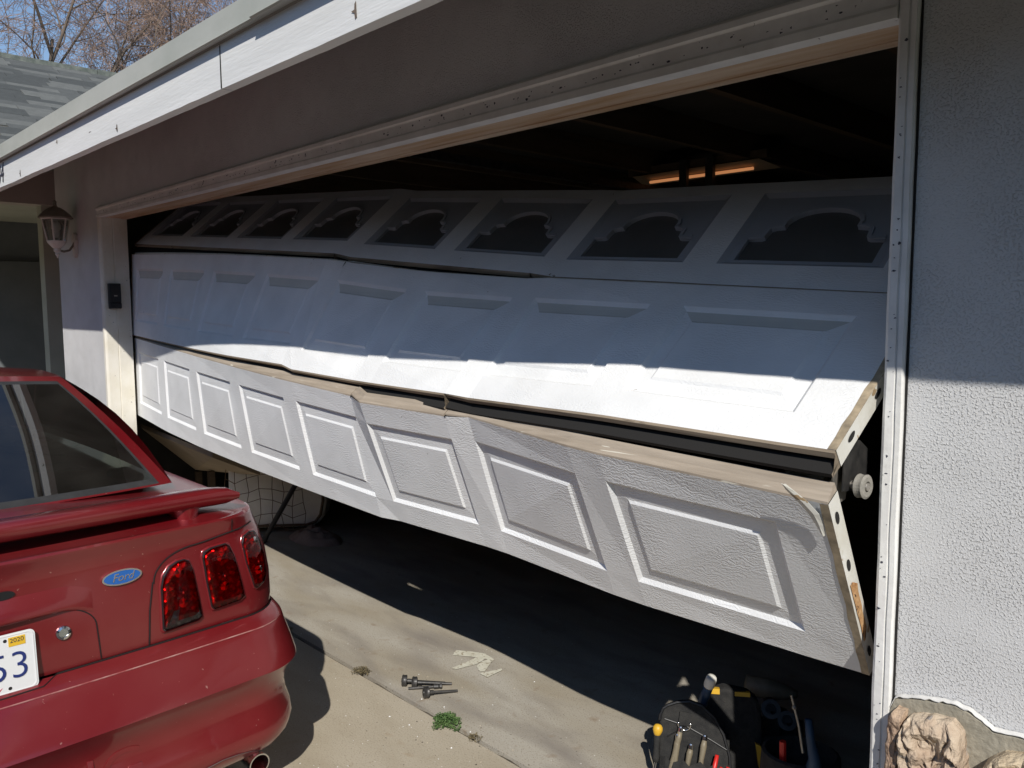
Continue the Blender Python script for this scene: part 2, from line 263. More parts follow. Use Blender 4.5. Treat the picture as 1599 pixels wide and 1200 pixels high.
# ------------------------------------------------------------------ mesh helpers
ORG = {}
def tag(o, label=None, cat=None, group=None, kind=None):
    if label: o['label'] = label
    if cat: o['category'] = cat
    if group: o['group'] = group
    if kind: o['kind'] = kind
    return o
def empty(name, loc, label=None, cat=None, group=None):
    o = bpy.data.objects.new(name, None); COL.objects.link(o); o.location = loc; o.empty_display_size = 0.1
    ORG[o.name] = V(loc); return tag(o, label, cat, group)
class MB:
    def __init__(s, xf=None): s.v = []; s.f = []; s.m = []; s.uv = {}; s.xf = xf
    def vert(s, p):
        p = V(p); s.v.append(s.xf @ p if s.xf else p); return len(s.v)-1
    def face(s, idx, mi=0, uv=None):
        s.f.append(tuple(idx)); s.m.append(mi)
        if uv: s.uv[len(s.f)-1] = uv
    def poly(s, pts, mi=0, uv=None): s.face([s.vert(p) for p in pts], mi, uv)
    def box(s, a, b, mi=0):
        x0, y0, z0 = a; x1, y1, z1 = b
        i = [s.vert(p) for p in ((x0,y0,z0),(x1,y0,z0),(x1,y1,z0),(x0,y1,z0),(x0,y0,z1),(x1,y0,z1),(x1,y1,z1),(x0,y1,z1))]
        for q in ((0,3,2,1),(4,5,6,7),(0,1,5,4),(1,2,6,5),(2,3,7,6),(3,0,4,7)): s.face([i[k] for k in q], mi)
    def tube(s, pts, r, n=8, mi=0, cap=True):
        pts = [V(p) for p in pts]; rr = r if isinstance(r, (list, tuple)) else [r]*len(pts)
        rings = []
        t0 = (pts[1]-pts[0]).normalized(); a = t0.orthogonal().normalized()
        for k, p in enumerate(pts):
            t = (pts[min(k+1, len(pts)-1)]-pts[max(k-1, 0)]).normalized()
            a = (a-t*a.dot(t)); a = a.normalized() if a.length > 1e-6 else t.orthogonal().normalized()
            b = t.cross(a)
            rings.append([s.vert(p+(a*math.cos(2*math.pi*j/n)+b*math.sin(2*math.pi*j/n))*rr[k]) for j in range(n)])
        for k in range(len(rings)-1):
            for j in range(n): s.face((rings[k][j], rings[k][(j+1) % n], rings[k+1][(j+1) % n], rings[k+1][j]), mi)
        if cap: s.face(rings[0][::-1], mi); s.face(rings[-1], mi)
    def lathe(s, prof, o, ax, n=20, mi=0):
        o = V(o); ax = V(ax).normalized(); a = ax.orthogonal().normalized(); b = ax.cross(a); rings = []
        for (r, h) in prof: rings.append([s.vert(o+ax*h+(a*math.cos(2*math.pi*j/n)+b*math.sin(2*math.pi*j/n))*max(r, 1e-4)) for j in range(n)])
        for k in range(len(rings)-1):
            for j in range(n): s.face((rings[k][j], rings[k][(j+1) % n], rings[k+1][(j+1) % n], rings[k+1][j]), mi)
        s.face(rings[0][::-1], mi); s.face(rings[-1], mi)
    def prism(s, poly, o, X, Y, Z, d, mi=0):   # polygon in X,Y plane, extruded d along Z
        o, X, Y, Z = V(o), V(X), V(Y), V(Z)
        a = [s.vert(o+X*x+Y*y) for x, y in poly]; b = [s.vert(o+X*x+Y*y+Z*d) for x, y in poly]; n = len(poly)
        s.face(a[::-1], mi); s.face(b, mi)
        for k in range(n): s.face((a[k], a[(k+1) % n], b[(k+1) % n], b[k]), mi)
    def grid(s, P, mi=0, uv=False, closed=False):
        idx = [[s.vert(p) for p in row] for row in P]
        for i in range(len(P)-1):
            nc = len(P[0]); rng = nc if closed else nc-1
            for j in range(rng): s.face((idx[i][j], idx[i][(j+1) % nc], idx[i+1][(j+1) % nc], idx[i+1][j]), mi)
        return idx
    def build(s, name, mats, parent=None, smooth=False, kind=None):
        mats = mats if isinstance(mats, (list, tuple)) else [mats]
        org = ORG.get(parent.name, V((0,0,0))) if parent else V((0,0,0))
        me = bpy.data.meshes.new(name); me.from_pydata([p-org for p in s.v], [], s.f); me.update()
        for m in mats: me.materials.append(M[m] if isinstance(m, str) else m)
        me.polygons.foreach_set('material_index', s.m)
        if smooth: me.polygons.foreach_set('use_smooth', [True]*len(s.f))
        if s.uv:
            ul = me.uv_layers.new(name='UVMap')
            for fi, uvs in s.uv.items():
                pl = me.polygons[fi]
                for k, li in enumerate(pl.loop_indices): ul.data[li].uv = uvs[k]
        o = bpy.data.objects.new(name, me); COL.objects.link(o)
        if parent: o.parent = parent; ORG[o.name] = org
        else: ORG[o.name] = V((0,0,0))
        if kind: o['kind'] = kind
        return o
def boxo(name, a, b, m, parent=None, kind=None, bev=0.0):
    mb = MB(); mb.box(a, b); o = mb.build(name, m, parent, kind=kind)
    if bev:
        bv = o.modifiers.new('bevel', 'BEVEL'); bv.width = bev; bv.segments = 2; bv.limit_method = 'ANGLE'
    return o
def textobj(name, txt, size, depth, o, X, Y, m, parent, shear=0.0, align='CENTER', offset=0.0):
    cu = bpy.data.curves.new(name, 'FONT'); cu.body = txt; cu.size = size; cu.extrude = depth; cu.align_x = align; cu.align_y = 'CENTER'; cu.shear = shear; cu.resolution_u = 4; cu.offset = offset
    ob = bpy.data.objects.new('tmp_text', cu); COL.objects.link(ob); dg = bpy.context.evaluated_depsgraph_get()
    me = bpy.data.meshes.new_from_object(ob.evaluated_get(dg)); bpy.data.objects.remove(ob)
    o, X, Y = V(o), V(X).normalized(), V(Y); Y = (Y-X*Y.dot(X)).normalized(); Z = X.cross(Y)
    org = ORG.get(parent.name, V((0,0,0)))
    for v in me.vertices: v.co = o+X*v.co.x+Y*v.co.y+Z*v.co.z-org
    me.materials.clear(); me.materials.append(M[m])
    r = bpy.data.objects.new(name, me); COL.objects.link(r); r.parent = parent; ORG[r.name] = org
    return r
def nzv(p, s=1.0): return noise.noise(V(p)*s)
def lerp(a, b, t): return a+(b-a)*t

# ------------------------------------------------------------------ ground, driveway, garage floor
mb = MB(); mb.poly([(-300,-300,-0.06),(300,-300,-0.06),(300,300,-0.06),(-300,300,-0.06)])
mb.build('ground', 'soil', kind='structure')
boxo('driveway', (-5.2,-0.95,-0.05), (0.5,0.094,0.0), 'driveway', kind='structure')
boxo('added_asphalt', (-6.0,-14.0,-0.05), (4.5,-0.956,-0.004), 'asphalt', kind='structure')  # unseen dark paving added to cut the ground bounce
boxo('garage_floor', (-5.7,0.116,-0.05), (0.9,6.2,0.0), 'slab', kind='structure')
mb = MB()
for k in range(140):
    x0 = -5.7+k*0.0472; z = -0.016+0.010*nzv((x0*9,0,0)); z1 = -0.016+0.010*nzv(((x0+0.0472)*9,0,0))
    mb.poly([(x0,0.093,z),(x0+0.0472,0.093,z1),(x0+0.0472,0.117,z1),(x0,0.117,z)])
mb.build('expansion_joint', 'joint', kind='structure')

M['treeline'] = mat('far_foliage', (0.018, 0.028, 0.012), (0.045, 0.06, 0.028), scale=0.8, rough=0.95)
mb = MB(); rows = []  # unseen ring of trees added to block light from the horizon sky
for k in range(121):
    a = math.radians(lerp(-205, 35, k/120)); row = []
    for j, (rr_, zz) in enumerate(((19.5,-0.06),(18.6,1.2),(18.8,3.0),(19.4,4.8),(20.5,6.4),(22.0,6.0),(22.5,-0.06))):
        r_ = rr_+1.1*noise.noise(V((k*0.45,j*1.3,2))); z_ = zz*(1+0.28*noise.noise(V((k*0.30,7,j*0.4))))
        row.append((-1+r_*math.cos(a), 2+r_*math.sin(a), z_))
    rows.append(row)
mb.grid(rows); tag(mb.build('sky_block_trees', 'treeline', kind='stuff'), 'unseen dark mass of trees added across the street to block low sky light', 'trees')

# ------------------------------------------------------------------ the house with the garage
house = empty('house', (-2.4,3,0), 'low white stucco house front around the open garage', 'house')
ZT = 2.66
mb = MB()
mb.box((-5.85,0,-0.04), (-4.915,0.15,ZT)); mb.box((-4.915,0,2.185), (0.036,0.15,ZT)); mb.box((0.036,0,-0.04), (3.2,0.15,ZT))
mb.build('front_wall', 'stucco', house)
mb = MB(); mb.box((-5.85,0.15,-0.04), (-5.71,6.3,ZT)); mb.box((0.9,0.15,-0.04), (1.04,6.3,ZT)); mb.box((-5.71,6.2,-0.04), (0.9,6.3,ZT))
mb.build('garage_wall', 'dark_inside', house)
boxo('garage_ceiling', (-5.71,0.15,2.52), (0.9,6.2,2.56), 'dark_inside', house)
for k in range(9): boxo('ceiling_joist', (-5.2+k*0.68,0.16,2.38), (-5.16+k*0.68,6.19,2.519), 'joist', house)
# jambs and head
def profile_x(prof, x0, x1, name, m, n=1):   # (y,z) profile along x
    mb = MB()
    f_ = 1.5 if name == 'head_trim' else 1.0
    a = [mb.vert((x0,y,z)) for y, z in prof]; b = [mb.vert((x1,y,2.131+(z-2.131)*f_ if f_ > 1 else z)) for y, z in prof]; k = len(prof)
    for i in range(k): mb.face((a[i],a[(i+1)%k],b[(i+1)%k],b[i]))
    mb.face(a[::-1]); mb.face(b)
    return mb.build(name, m, house)
profile_x([(-0.012,2.196),(-0.020,2.190),(-0.020,2.180),(-0.013,2.176),(-0.013,2.152),(-0.018,2.147),(-0.018,2.133),(0.02,2.131),(0.02,2.196)], -4.93, -0.0008, 'head_trim', 'trim')
mb = MB(); mb.box((-4.88,0.021,2.131), (0.0,0.115,2.184)); mb.box((-4.88,0.116,2.128), (0.0,0.153,2.183)); mb.build('head_board', 'tan_head', house)
def jamb(prof, name, m, top=2.131):
    mb = MB(); k = len(prof)
    zs = [0.0+i*0.02 for i in range(int(top/0.02)+2)]
    rings = [[(x+0.0016*nzv((x*40,z*9,y*40)), y+0.0010*nzv((x*50,z*11,3)), min(z,top)) for x, y in prof] for z in zs]
    mb.grid(rings, closed=True); mb.poly([rings[0][i] for i in range(k)]); mb.poly([rings[-1][i] for i in range(k)][::-1])
    return mb.build(name, m, house)
jamb([(-4.918,-0.016),(-4.890,-0.016),(-4.884,-0.010),(-4.881,-0.002),(-4.881,0.06),(-4.884,0.062),(-4.884,0.066),(-4.880,0.068),(-4.880,0.151),(-4.918,0.151)], 'left_jamb', 'jamb')
jamb([(0.0,0.151),(0.0,-0.012),(0.006,-0.016),(0.021,-0.016),(0.0225,-0.011),(0.025,-0.011),(0.0265,-0.016),(0.036,-0.016),(0.039,-0.010),(0.039,0.151)], 'right_jamb', 'trim', 2.245)
boxo('caulk_gap', (0.0395,-0.004,0.0), (0.0435,0.02,2.245), 'black_gap', house)
# roof, fascia, roof edge metal
mb = MB()
SL = 1/3.0
P = [(-0.64,2.415-0.03+0.006),(-0.655,2.413),(2.9,2.413+3.555*SL),(6.5,2.413+3.555*SL-3.6*SL),(6.5,2.38+3.555*SL-3.6*SL),(2.9,2.38+3.555*SL)]
a = [mb.vert((-9.4,y,z)) for y, z in P]; b = [mb.vert((3.4,y,z)) for y, z in P]
for i in range(6): mb.face((a[i],a[(i+1)%6],b[(i+1)%6],b[i]))
mb.face(a[::-1]); mb.face(b)
mb.build('garage_roof', 'roofdeck', house)
def board(x0, x1, jit, name='fascia_board'):
    mb = MB(); n = int((x1-x0)/0.06); rows = []
    for k in range(n+1):
        x = lerp(x0, x1, k/n); w = 0.0025*nzv((x*3,jit,0))+0.0015*nzv((x*14,jit,1))
        rows.append([(x,-0.633,2.213+w),(x,-0.634,2.34),(x,-0.597,2.34),(x,-0.597,2.213+w)])
    mb.grid(rows, closed=True); mb.poly(rows[0]); mb.poly(rows[-1][::-1])
    return mb.build(name, 'white_wood', house)
fb = board(-9.4, -1.7245, 0); board(-1.7185, 3.4, 5)
boxo('board_joint', (-1.7242,-0.6348,2.2145), (-1.7188,-0.60,2.338), 'black_gap', house)
def flashing(x0, x1, dy):
    profile_x([(-0.655-dy,2.418),(-0.655-dy,2.350),(-0.661-dy,2.346),(-0.655-dy,2.343),(-0.640,2.345),(-0.636,2.418)], x0, x1, 'roof_edge_flashing', 'flashing')
flashing(-9.4, -1.43, 0.0); flashing(-1.46, 3.4, 0.008)
for (x, z, h) in ((-4.05,2.222,0.035),(-2.63,2.225,0.03),(-1.0,2.235,0.04),(-3.4,2.29,0.02)):
    mb = MB(); mb.poly([(x-0.014,-0.6352,z+h*0.5),(x,-0.6352,z+h*0.35),(x+0.002,-0.6352,z),(x+0.010,-0.6352,z+0.004),(x+0.008,-0.6352,z+h),(x+0.001,-0.6352,z+h*0.85),(x,-0.6352,z+h*0.55)])
    mb.build('paint_chip', 'bark', fb)
textobj('house_number', '84', 0.145, 0.001, (-4.452,-0.6350,2.278), (1,0,0), (0,0,1), 'num', fb, shear=0.25)
# chips on trims as small dark flecks standing in the paint
mb = MB(); rr = random.Random(3)
def fleck(c, X, Y, s):
    c, X, Y = V(c), V(X), V(Y); a0 = rr.random()*6; pts = []
    k = rr.choice([3,4,5]); el = rr.uniform(0.3,1)
    for j in range(k):
        a = a0+2*math.pi*j/k; pts.append(c+X*math.cos(a)*s*rr.uniform(.5,1.3)+Y*math.sin(a)*s*el*rr.uniform(.5,1.3))
    mb.poly(pts)
for k in range(150): fleck(((xx_ := rr.uniform(-4.85,-0.05)), -0.0135, 2.131+rr.uniform(0.0225,0.0425)*lerp(1.0,1.5,(xx_+4.93)/4.975)), (1,0,0), (0,0,1), rr.uniform(.002,.007))
for k in range(42): fleck((rr.uniform(0.007,0.021), -0.0172, rr.uniform(0.5,2.12)), (1,0,0), (0,0,1), rr.uniform(.0012,.0045))
for k in range(30): fleck((-4.8775, rr.uniform(0.0,0.14), rr.uniform(0.8,2.1)), (0,1,0), (0,0,1), rr.uniform(.001,.0035))
mb.build('chipped_paint_flecks', 'num', house, kind='stuff')
# stone veneer at the foot of the right wall
top = [(0.040,0.705),(0.048,0.728),(0.065,0.736),(0.10,0.746),(0.135,0.752),(0.165,0.757),(0.19,0.752),(0.215,0.742),(0.235,0.728),(0.27,0.733),(0.32,0.738),(0.45,0.745),(0.62,0.73),(0.80,0.745),(1.1,0.735),(1.5,0.75)]
mb = MB()
for (x0,z0),(x1,z1) in zip(top[:-1], top[1:]):
    mb.poly([(x0,-0.014,0),(x1,-0.014,0),(x1,-0.014,z1),(x0,-0.014,z0)]); mb.poly([(x0,-0.014,z0),(x1,-0.014,z1),(x1,0.001,z1+0.004),(x0,0.001,z0+0.004)])
mb.poly([(0.040,-0.014,0),(0.040,-0.014,0.705),(0.040,0.0,0.705),(0.040,0.0,0)])
mort = mb.build('mortar_bed', 'mortar', house)
mb = MB()
ls = []
for (x0,z0),(x1,z1) in zip(top[:-1], top[1:]):
    for j in range(4):
        t = j/4; x = lerp(x0,x1,t); ls.append((x, -0.016, lerp(z0,z1,t)+0.006+0.0025*nzv((x*60,0,0))))
rows = [[(x,-0.003,z+0.003+0.003*nzv((x*110,4,0))),(x,-0.0135,z+0.001+0.003*nzv((x*130,6,0))),(x,-0.0148,z-0.001-0.005*nzv((x*80,9,0))),(x,-0.010,z-0.003-0.005*nzv((x*80,9,0)))] for x,_,z in ls]
mb.grid(rows); mb.build('paint_edge', 'paintlip', house, smooth=True)
def stone(poly, dep, mi, seed):
    # irregular faced stone: polygon outline in (x,z), bulging out of the wall
    cx = sum(p[0] for p in poly)/len(poly); cz = sum(p[1] for p in poly)/len(poly)
    poly = [(max(0.043, cx+(x-cx)*1.07), cz+(z-cz)*1.07 if cz > 0.45 else z) for x, z in poly]
    out = []
    n = len(poly)
    for k in range(n):
        for j in range(10):
            t = j/10; a, b = poly[k], poly[(k+1)%n]; out.append((lerp(a[0],b[0],t), lerp(a[1],b[1],t)))
    mb = MB(); rings = []
    for r, (sc, d) in enumerate([(1.0,0.0),(0.998,0.3),(0.985,0.62),(0.96,0.80),(0.92,0.90),(0.87,0.95),(0.81,0.97),(0.74,0.99),(0.66,1.0),(0.57,1.0),(0.48,1.0),(0.38,1.0),(0.28,1.0),(0.17,1.0),(0.06,1.0)]):
        ring = []
        for (x, z) in out:
            X = cx+(x-cx)*sc; Z = cz+(z-cz)*sc
            rid = abs(noise.noise(V((X*20+seed+0.6*noise.noise(V((X*30,Z*30,seed))), Z*9, seed*3))))
            dd = dep*d*(1+0.32*noise.noise(V((X*11,Z*9,seed)))-0.26*(1-min(1,rid*3.5))**1.5*(d>0.5)+0.16*abs(noise.noise(V((X*55,Z*38,seed))))+0.10*noise.noise(V((X*120,Z*90,seed))))
            ring.append((X+0.004*nzv((X*50,Z*50,seed+d)), -0.012-dd, Z+0.004*nzv((X*50,Z*50,seed+5+d))))
        rings.append(ring)
    mb.grid(rings, closed=True); mb.poly(rings[-1])
    o = mb.build('veneer_stone', STONES[mi], house)
    return o
stone([(0.046,0.40),(0.040,0.58),(0.046,0.68),(0.058,0.715),(0.075,0.712),(0.074,0.60),(0.082,0.42)], 0.045, 2, 1.3)
stone([(0.088,0.45),(0.078,0.60),(0.078,0.685),(0.09,0.712),(0.13,0.722),(0.165,0.726),(0.182,0.712),(0.192,0.66),(0.205,0.55),(0.19,0.46)], 0.062, 0, 2.1)
stone([(0.225,0.47),(0.222,0.60),(0.236,0.676),(0.262,0.70),(0.32,0.716),(0.38,0.72),(0.41,0.66),(0.42,0.5)], 0.060, 1, 4.4)
stone([(0.43,0.50),(0.425,0.66),(0.45,0.722),(0.60,0.712),(0.66,0.64),(0.64,0.52)], 0.055, 0, 6.2)
stone([(0.045,0.18),(0.048,0.37),(0.10,0.42),(0.26,0.43),(0.30,0.30),(0.25,0.17)], 0.055, 1, 7.7)
stone([(0.32,0.20),(0.315,0.36),(0.36,0.45),(0.56,0.47),(0.62,0.33),(0.55,0.20)], 0.055, 2, 9.1)
stone([(0.05,0.0),(0.05,0.15),(0.20,0.16),(0.36,0.16),(0.40,0.0)], 0.055, 0, 11.0)
stone([(0.43,0.0),(0.42,0.15),(0.60,0.18),(0.75,0.14),(0.78,0.0)], 0.055, 1, 12.5)
stone([(0.68,0.52),(0.69,0.70),(0.84,0.725),(0.98,0.66),(0.95,0.5)], 0.055, 2, 13.9)
stone([(0.66,0.22),(0.655,0.46),(0.80,0.48),(0.95,0.44),(0.97,0.22)], 0.055, 0, 15.2)
# porch and wing left of the garage
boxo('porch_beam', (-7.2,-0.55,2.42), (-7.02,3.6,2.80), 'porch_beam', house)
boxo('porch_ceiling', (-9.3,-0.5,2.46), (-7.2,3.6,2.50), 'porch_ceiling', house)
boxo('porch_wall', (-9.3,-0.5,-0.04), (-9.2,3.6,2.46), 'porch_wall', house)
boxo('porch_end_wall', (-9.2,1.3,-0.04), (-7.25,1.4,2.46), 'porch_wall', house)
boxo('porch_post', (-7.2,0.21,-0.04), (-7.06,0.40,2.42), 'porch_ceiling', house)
boxo('porch_door', (-9.19,-0.2,0.0), (-9.15,0.8,2.05), 'porch_wall', house, bev=0.004)
boxo('porch_floor', (-9.3,-2.0,-0.055), (-6.01,3.6,-0.004), 'driveway', kind='structure')

wing = empty('house_wing', (-9,3,0), 'grey shingled roof of the wing behind the garage, below the bare trees', 'house')
RX, RZ, RS = -9.0, 4.08, 0.45
mb = MB()
mb.poly([(RX,-1.5,RZ),(RX,9,RZ),(-5.6,9,RZ-RS*(RX+5.6)*-1),(-5.6,-1.5,RZ-RS*(RX+5.6)*-1)]); mb.poly([(RX,-1.5,RZ),(RX-4,-1.5,RZ-1.8),(RX-4,9,RZ-1.8),(RX,9,RZ)])
roof = mb.build('roof', 'roofdeck', wing)
ul = V((1,0,-RS)).normalized(); nn = V((RS,0,1)).normalized()
shm = []
for k in range(3):
    mbs = MB(); w = (0.30,0.42,0.36)[k]
    a = [(0,0),(0.16,0),(0.16+0.008*(k-1),w),(0,w)]
    q = [ul*u_+V((0,1,0))*w_+nn*h for h in (0.002,0.014+0.003*k) for u_, w_ in a]
    for p_ in q: mbs.vert(p_)
    for fc in ((0,3,2,1),(4,5,6,7),(0,1,5,4),(1,2,6,5),(2,3,7,6),(3,0,4,7)): mbs.face(fc)
    me_o = mbs.build('shingle', 'shingle'); shm.append((me_o.data, w)); bpy.data.objects.remove(me_o)
rr = random.Random(11); cnt = 0
SHC = [mat('shingle_tone_%d' % i, tuple(c*0.8 for c in cc), cc, scale=14, rough=0.95, bump=0.6, bscale=150) for i, cc in enumerate([(0.10,0.105,0.10),(0.14,0.145,0.135),(0.07,0.075,0.072)])]
for row in range(27):
    y = -0.45+rr.random()*0.3; d = 0.02+row*0.128
    while y < 2.75 and cnt < 300:
        me, w = rr.choice(shm)
        o = bpy.data.objects.new('shingle', me); COL.objects.link(o); o.parent = roof; ORG[o.name] = ORG[wing.name]
        p_ = V((RX,y,RZ))+ul*d+nn*(0.0+0.012*(rr.random()*0.4)); o.location = p_-ORG[wing.name]
        o.material_slots[0].link = 'OBJECT'; o.material_slots[0].material = rr.choice(SHC)
        o.rotation_euler = (0, 0.05, 0)
        y += w+0.004; cnt += 1
mb = MB()
for k in range(11): mb.box((RX-0.09,-1.4+k*0.9,RZ-0.04),(RX+0.09,-0.5+k*0.9-0.005,RZ+0.022+0.006*(k%2)))
mb.build('ridge_cap', 'shingle', roof)

# ------------------------------------------------------------------ the broken garage door
door = empty('garage_door', (-2.45,0.1,0.7), 'white sectional garage door buckled outward, its arched windows on the top section', 'garage door')
SEC = {
'bot': ([(-4.929,0.178,1.279),(-4.83,0.167,1.275),(-4.348,0.113,1.254),(-4.233,0.102,1.249),(-3.751,0.056,1.227),(-3.636,0.046,1.221),(-3.155,0.011,1.199),(-3.04,0.003,1.193),(-2.558,-0.022,1.171),(-2.443,-0.026,1.166),(-1.961,-0.039,1.145),(-1.849,-0.065,1.134),(-1.365,-0.057,1.13),(-1.253,-0.052,1.136),(-0.77,-0.115,1.113),(-0.655,-0.124,1.109),(-0.171,-0.133,1.096),(-0.071,-0.135,1.094)],
        [(-4.943,0.177,0.944),(-4.843,0.168,0.938),(-4.361,0.124,0.911),(-4.246,0.115,0.905),(-3.763,0.087,0.882),(-3.648,0.082,0.877),(-3.166,0.066,0.858),(-3.051,0.063,0.853),(-2.568,0.055,0.836),(-2.453,0.054,0.832),(-1.97,0.053,0.815),(-1.858,0.056,0.817),(-1.375,0.069,0.816),(-1.26,0.067,0.817),(-0.776,0.031,0.804),(-0.661,0.028,0.802),(-0.178,0.036,0.798),(-0.078,0.038,0.798)]),
'mid': ([(-4.926,0.181,1.816),(-4.826,0.178,1.812),(-4.341,0.164,1.792),(-4.226,0.162,1.787),(-3.742,0.16,1.764),(-3.626,0.16,1.759),(-3.142,0.162,1.731),(-3.027,0.163,1.724),(-2.542,0.163,1.692),(-2.431,0.186,1.681),(-1.949,0.204,1.631),(-1.834,0.207,1.622),(-1.352,0.213,1.593),(-1.239,0.207,1.591),(-0.751,0.189,1.568),(-0.635,0.187,1.562),(-0.148,0.188,1.537),(-0.048,0.188,1.532)],
        [(-4.938,0.171,1.477),(-4.839,0.162,1.474),(-4.356,0.121,1.457),(-4.241,0.111,1.453),(-3.758,0.073,1.436),(-3.642,0.064,1.432),(-3.159,0.036,1.415),(-3.044,0.031,1.412),(-2.561,0.02,1.398),(-2.449,0.011,1.38),(-1.964,0.014,1.36),(-1.849,0.011,1.357),(-1.364,-0.018,1.349),(-1.249,-0.017,1.345),(-0.763,-0.059,1.345),(-0.648,-0.066,1.344),(-0.162,-0.081,1.331),(-0.062,-0.084,1.329)]),
'win': (None,
        [(-4.937,0.282,2.039),(-4.837,0.284,2.031),(-4.353,0.291,1.996),(-4.238,0.293,1.987),(-3.754,0.301,1.951),(-3.638,0.303,1.943),(-3.154,0.31,1.907),(-3.039,0.312,1.899),(-2.554,0.32,1.863),(-2.428,0.324,1.841),(-1.948,0.347,1.795),(-1.834,0.352,1.784),(-1.353,0.37,1.738),(-1.231,0.351,1.722),(-0.752,0.349,1.693),(-0.637,0.35,1.685),(-0.158,0.354,1.655),(-0.058,0.355,1.649)])}
TH = 0.045
def section(key, name, label, rt, rb, breaks_t=(), breaks_b=()):
    T, L = SEC[key]; L = [V(p) for p in L]
    T = [V(p) for p in T] if T else [p+V((0.010,0.253,0.223)) for p in L]
    for q in (T, L): q[17] = q[17]+(q[17]-q[16])*0.34
    n = 18; up = [(T[c]-L[c]).normalized() for c in range(n)]
    A = [T[c]+up[c]*rt for c in range(n)]; B = [L[c]-up[c]*rb for c in range(n)]
    nor = []
    for c in range(n):
        dx = (T[min(c+1,n-1)]+L[min(c+1,n-1)]-T[max(c-1,0)]-L[max(c-1,0)]); nor.append(dx.cross(up[c]).normalized())
    s = [0.0]
    for c in range(1, n): s.append(s[-1]+(L[c]-L[c-1]).length)
    H = rt+rb+0.34; off = {'bot':0.0,'mid':1.7,'win':3.1}[key]
    tv = [H+off, H-rt+off, rb+off, off]
    mb = MB(); rows = [A, T, L, B]
    for c in range(n-1):
        for r in range(3):
            if r == 1 and c % 2 == 1: continue
            mb.poly([rows[r][c], rows[r+1][c], rows[r+1][c+1], rows[r][c+1]], 0, [(s[c],tv[r]),(s[c],tv[r+1]),(s[c+1],tv[r+1]),(s[c+1],tv[r])])
    sec = mb.build(name, 'door', door); sec['label'] = label
    # back skin
    mb = MB()
    bk = lambda p, c: p-nor[c]*TH
    for c in range(n-1): mb.poly([bk(A[c],c), bk(A[c+1],c+1), bk(B[c+1],c+1), bk(B[c],c)])
    mb.build('back_skin', 'back', sec)
    # rails
    def rail(pts, prof, nm, m, breaks):
        cuts = [0]+list(breaks)+[n-1]
        for q in range(len(cuts)-1):
            mb = MB(); cs = range(cuts[q], cuts[q+1]+1); R = []
            for c in cs:
                p = pts[c]
                if c == cuts[q] and q > 0: p = p.lerp(pts[c+1], 0.008)+V((0,0.004,0.003))
                if c == cuts[q+1] and q < len(cuts)-2: p = p.lerp(pts[c-1], 0.008)
                R.append([p-nor[c]*d+up[c]*h for d, h in prof])
            mb.grid(R)
            if m == 'rail_dirty':
                nf = len(prof)-1
                for fi in range(len(mb.f)):
                    if fi % nf >= 3: mb.m[fi] = 1  # rear lip coloured black so the gap between sections reads as shade
            mb.poly(R[0]); mb.poly(R[-1][::-1]); mb.build(nm, [m, 'black_gap'], sec)
    if key == 'bot': tp = [(0,0),(0.002,0.005),(0.010,0.008),(0.022,0.012),(0.034,0.020),(0.044,0.021),(0.045,0)]
    else: tp = [(0,0),(0.003,0.005),(0.020,0.006),(0.022,0.015),(0.038,0.015),(0.040,0.0),(0.045,0)]
    bp_ = [(0,0),(0.003,-0.006),(0.016,-0.008),(0.019,0.006),(0.030,0.006),(0.033,-0.036),(0.043,-0.036),(0.045,0)]  # long rear lip added to block sun through the gap
    if key == 'bot': bp_ = [(0,0),(0.003,-0.003),(0.010,-0.004),(0.014,-0.012),(0.030,-0.012),(0.034,-0.004),(0.045,0)]
    rail(A, tp, 'top_rail', 'rail_tan' if key == 'bot' else ('rail_dirty' if key == 'win' else 'endcap'), breaks_t)
    rail(B, bp_, 'bottom_rail', 'rail_dirty' if key != 'bot' else 'blackrubber', breaks_b)
    # end caps
    for c in (0, n-1):
        mb = MB(); sg = 1 if c else -1; ex = (L[c]-L[c-1]).normalized() if c else (L[0]-L[1]).normalized()
        o1 = ex*0.0015; e2 = ex*0.004
        mb.poly([A[c]+o1, bk(A[c],c)+o1, bk(B[c],c)+o1, B[c]+o1])
        capo = mb.build('end_cap', 'endcap', sec)
        mb = MB(); f1 = nor[c]*0.0012
        wv = 0.016; N_ = 14; rws = []
        for k in range(N_+1):
            q = A[c].lerp(B[c], k/N_); w = wv+0.004*nzv((k*1.7,c,3)); rws.append([q+f1+e2*0.5, q+f1-ex*w, q-ex*(w+0.001)+f1*0.2])
        mb.grid(rws); mb.build('corner_strip', 'endcap_dirty', sec)
        if c:
            for t in (0.10,0.36,0.62,0.88):
                q = A[c].lerp(B[c], t)-nor[c]*TH*0.42+o1*1.8; mb = MB(); r = 0.013
                pts = []
                for j in range(12):
                    a = math.pi*2*j/12; rx = r*0.55*(1 if math.cos(a) < 0 else 1.25); pts.append(q-nor[c]*math.cos(a)*rx+up[c]*math.sin(a)*r*1.25)
                mb.poly(pts); mb.build('cap_hole', 'black_gap', capo)
    return sec, T, L, A, B, up, nor, s, tv
def cell(T, L, c):
    def f(a, b): return (T[c].lerp(T[c+1], a)).lerp(L[c].lerp(L[c+1], a), 1-b)   # a 0..1 left-right, b 0 bottom..1 top
    return f
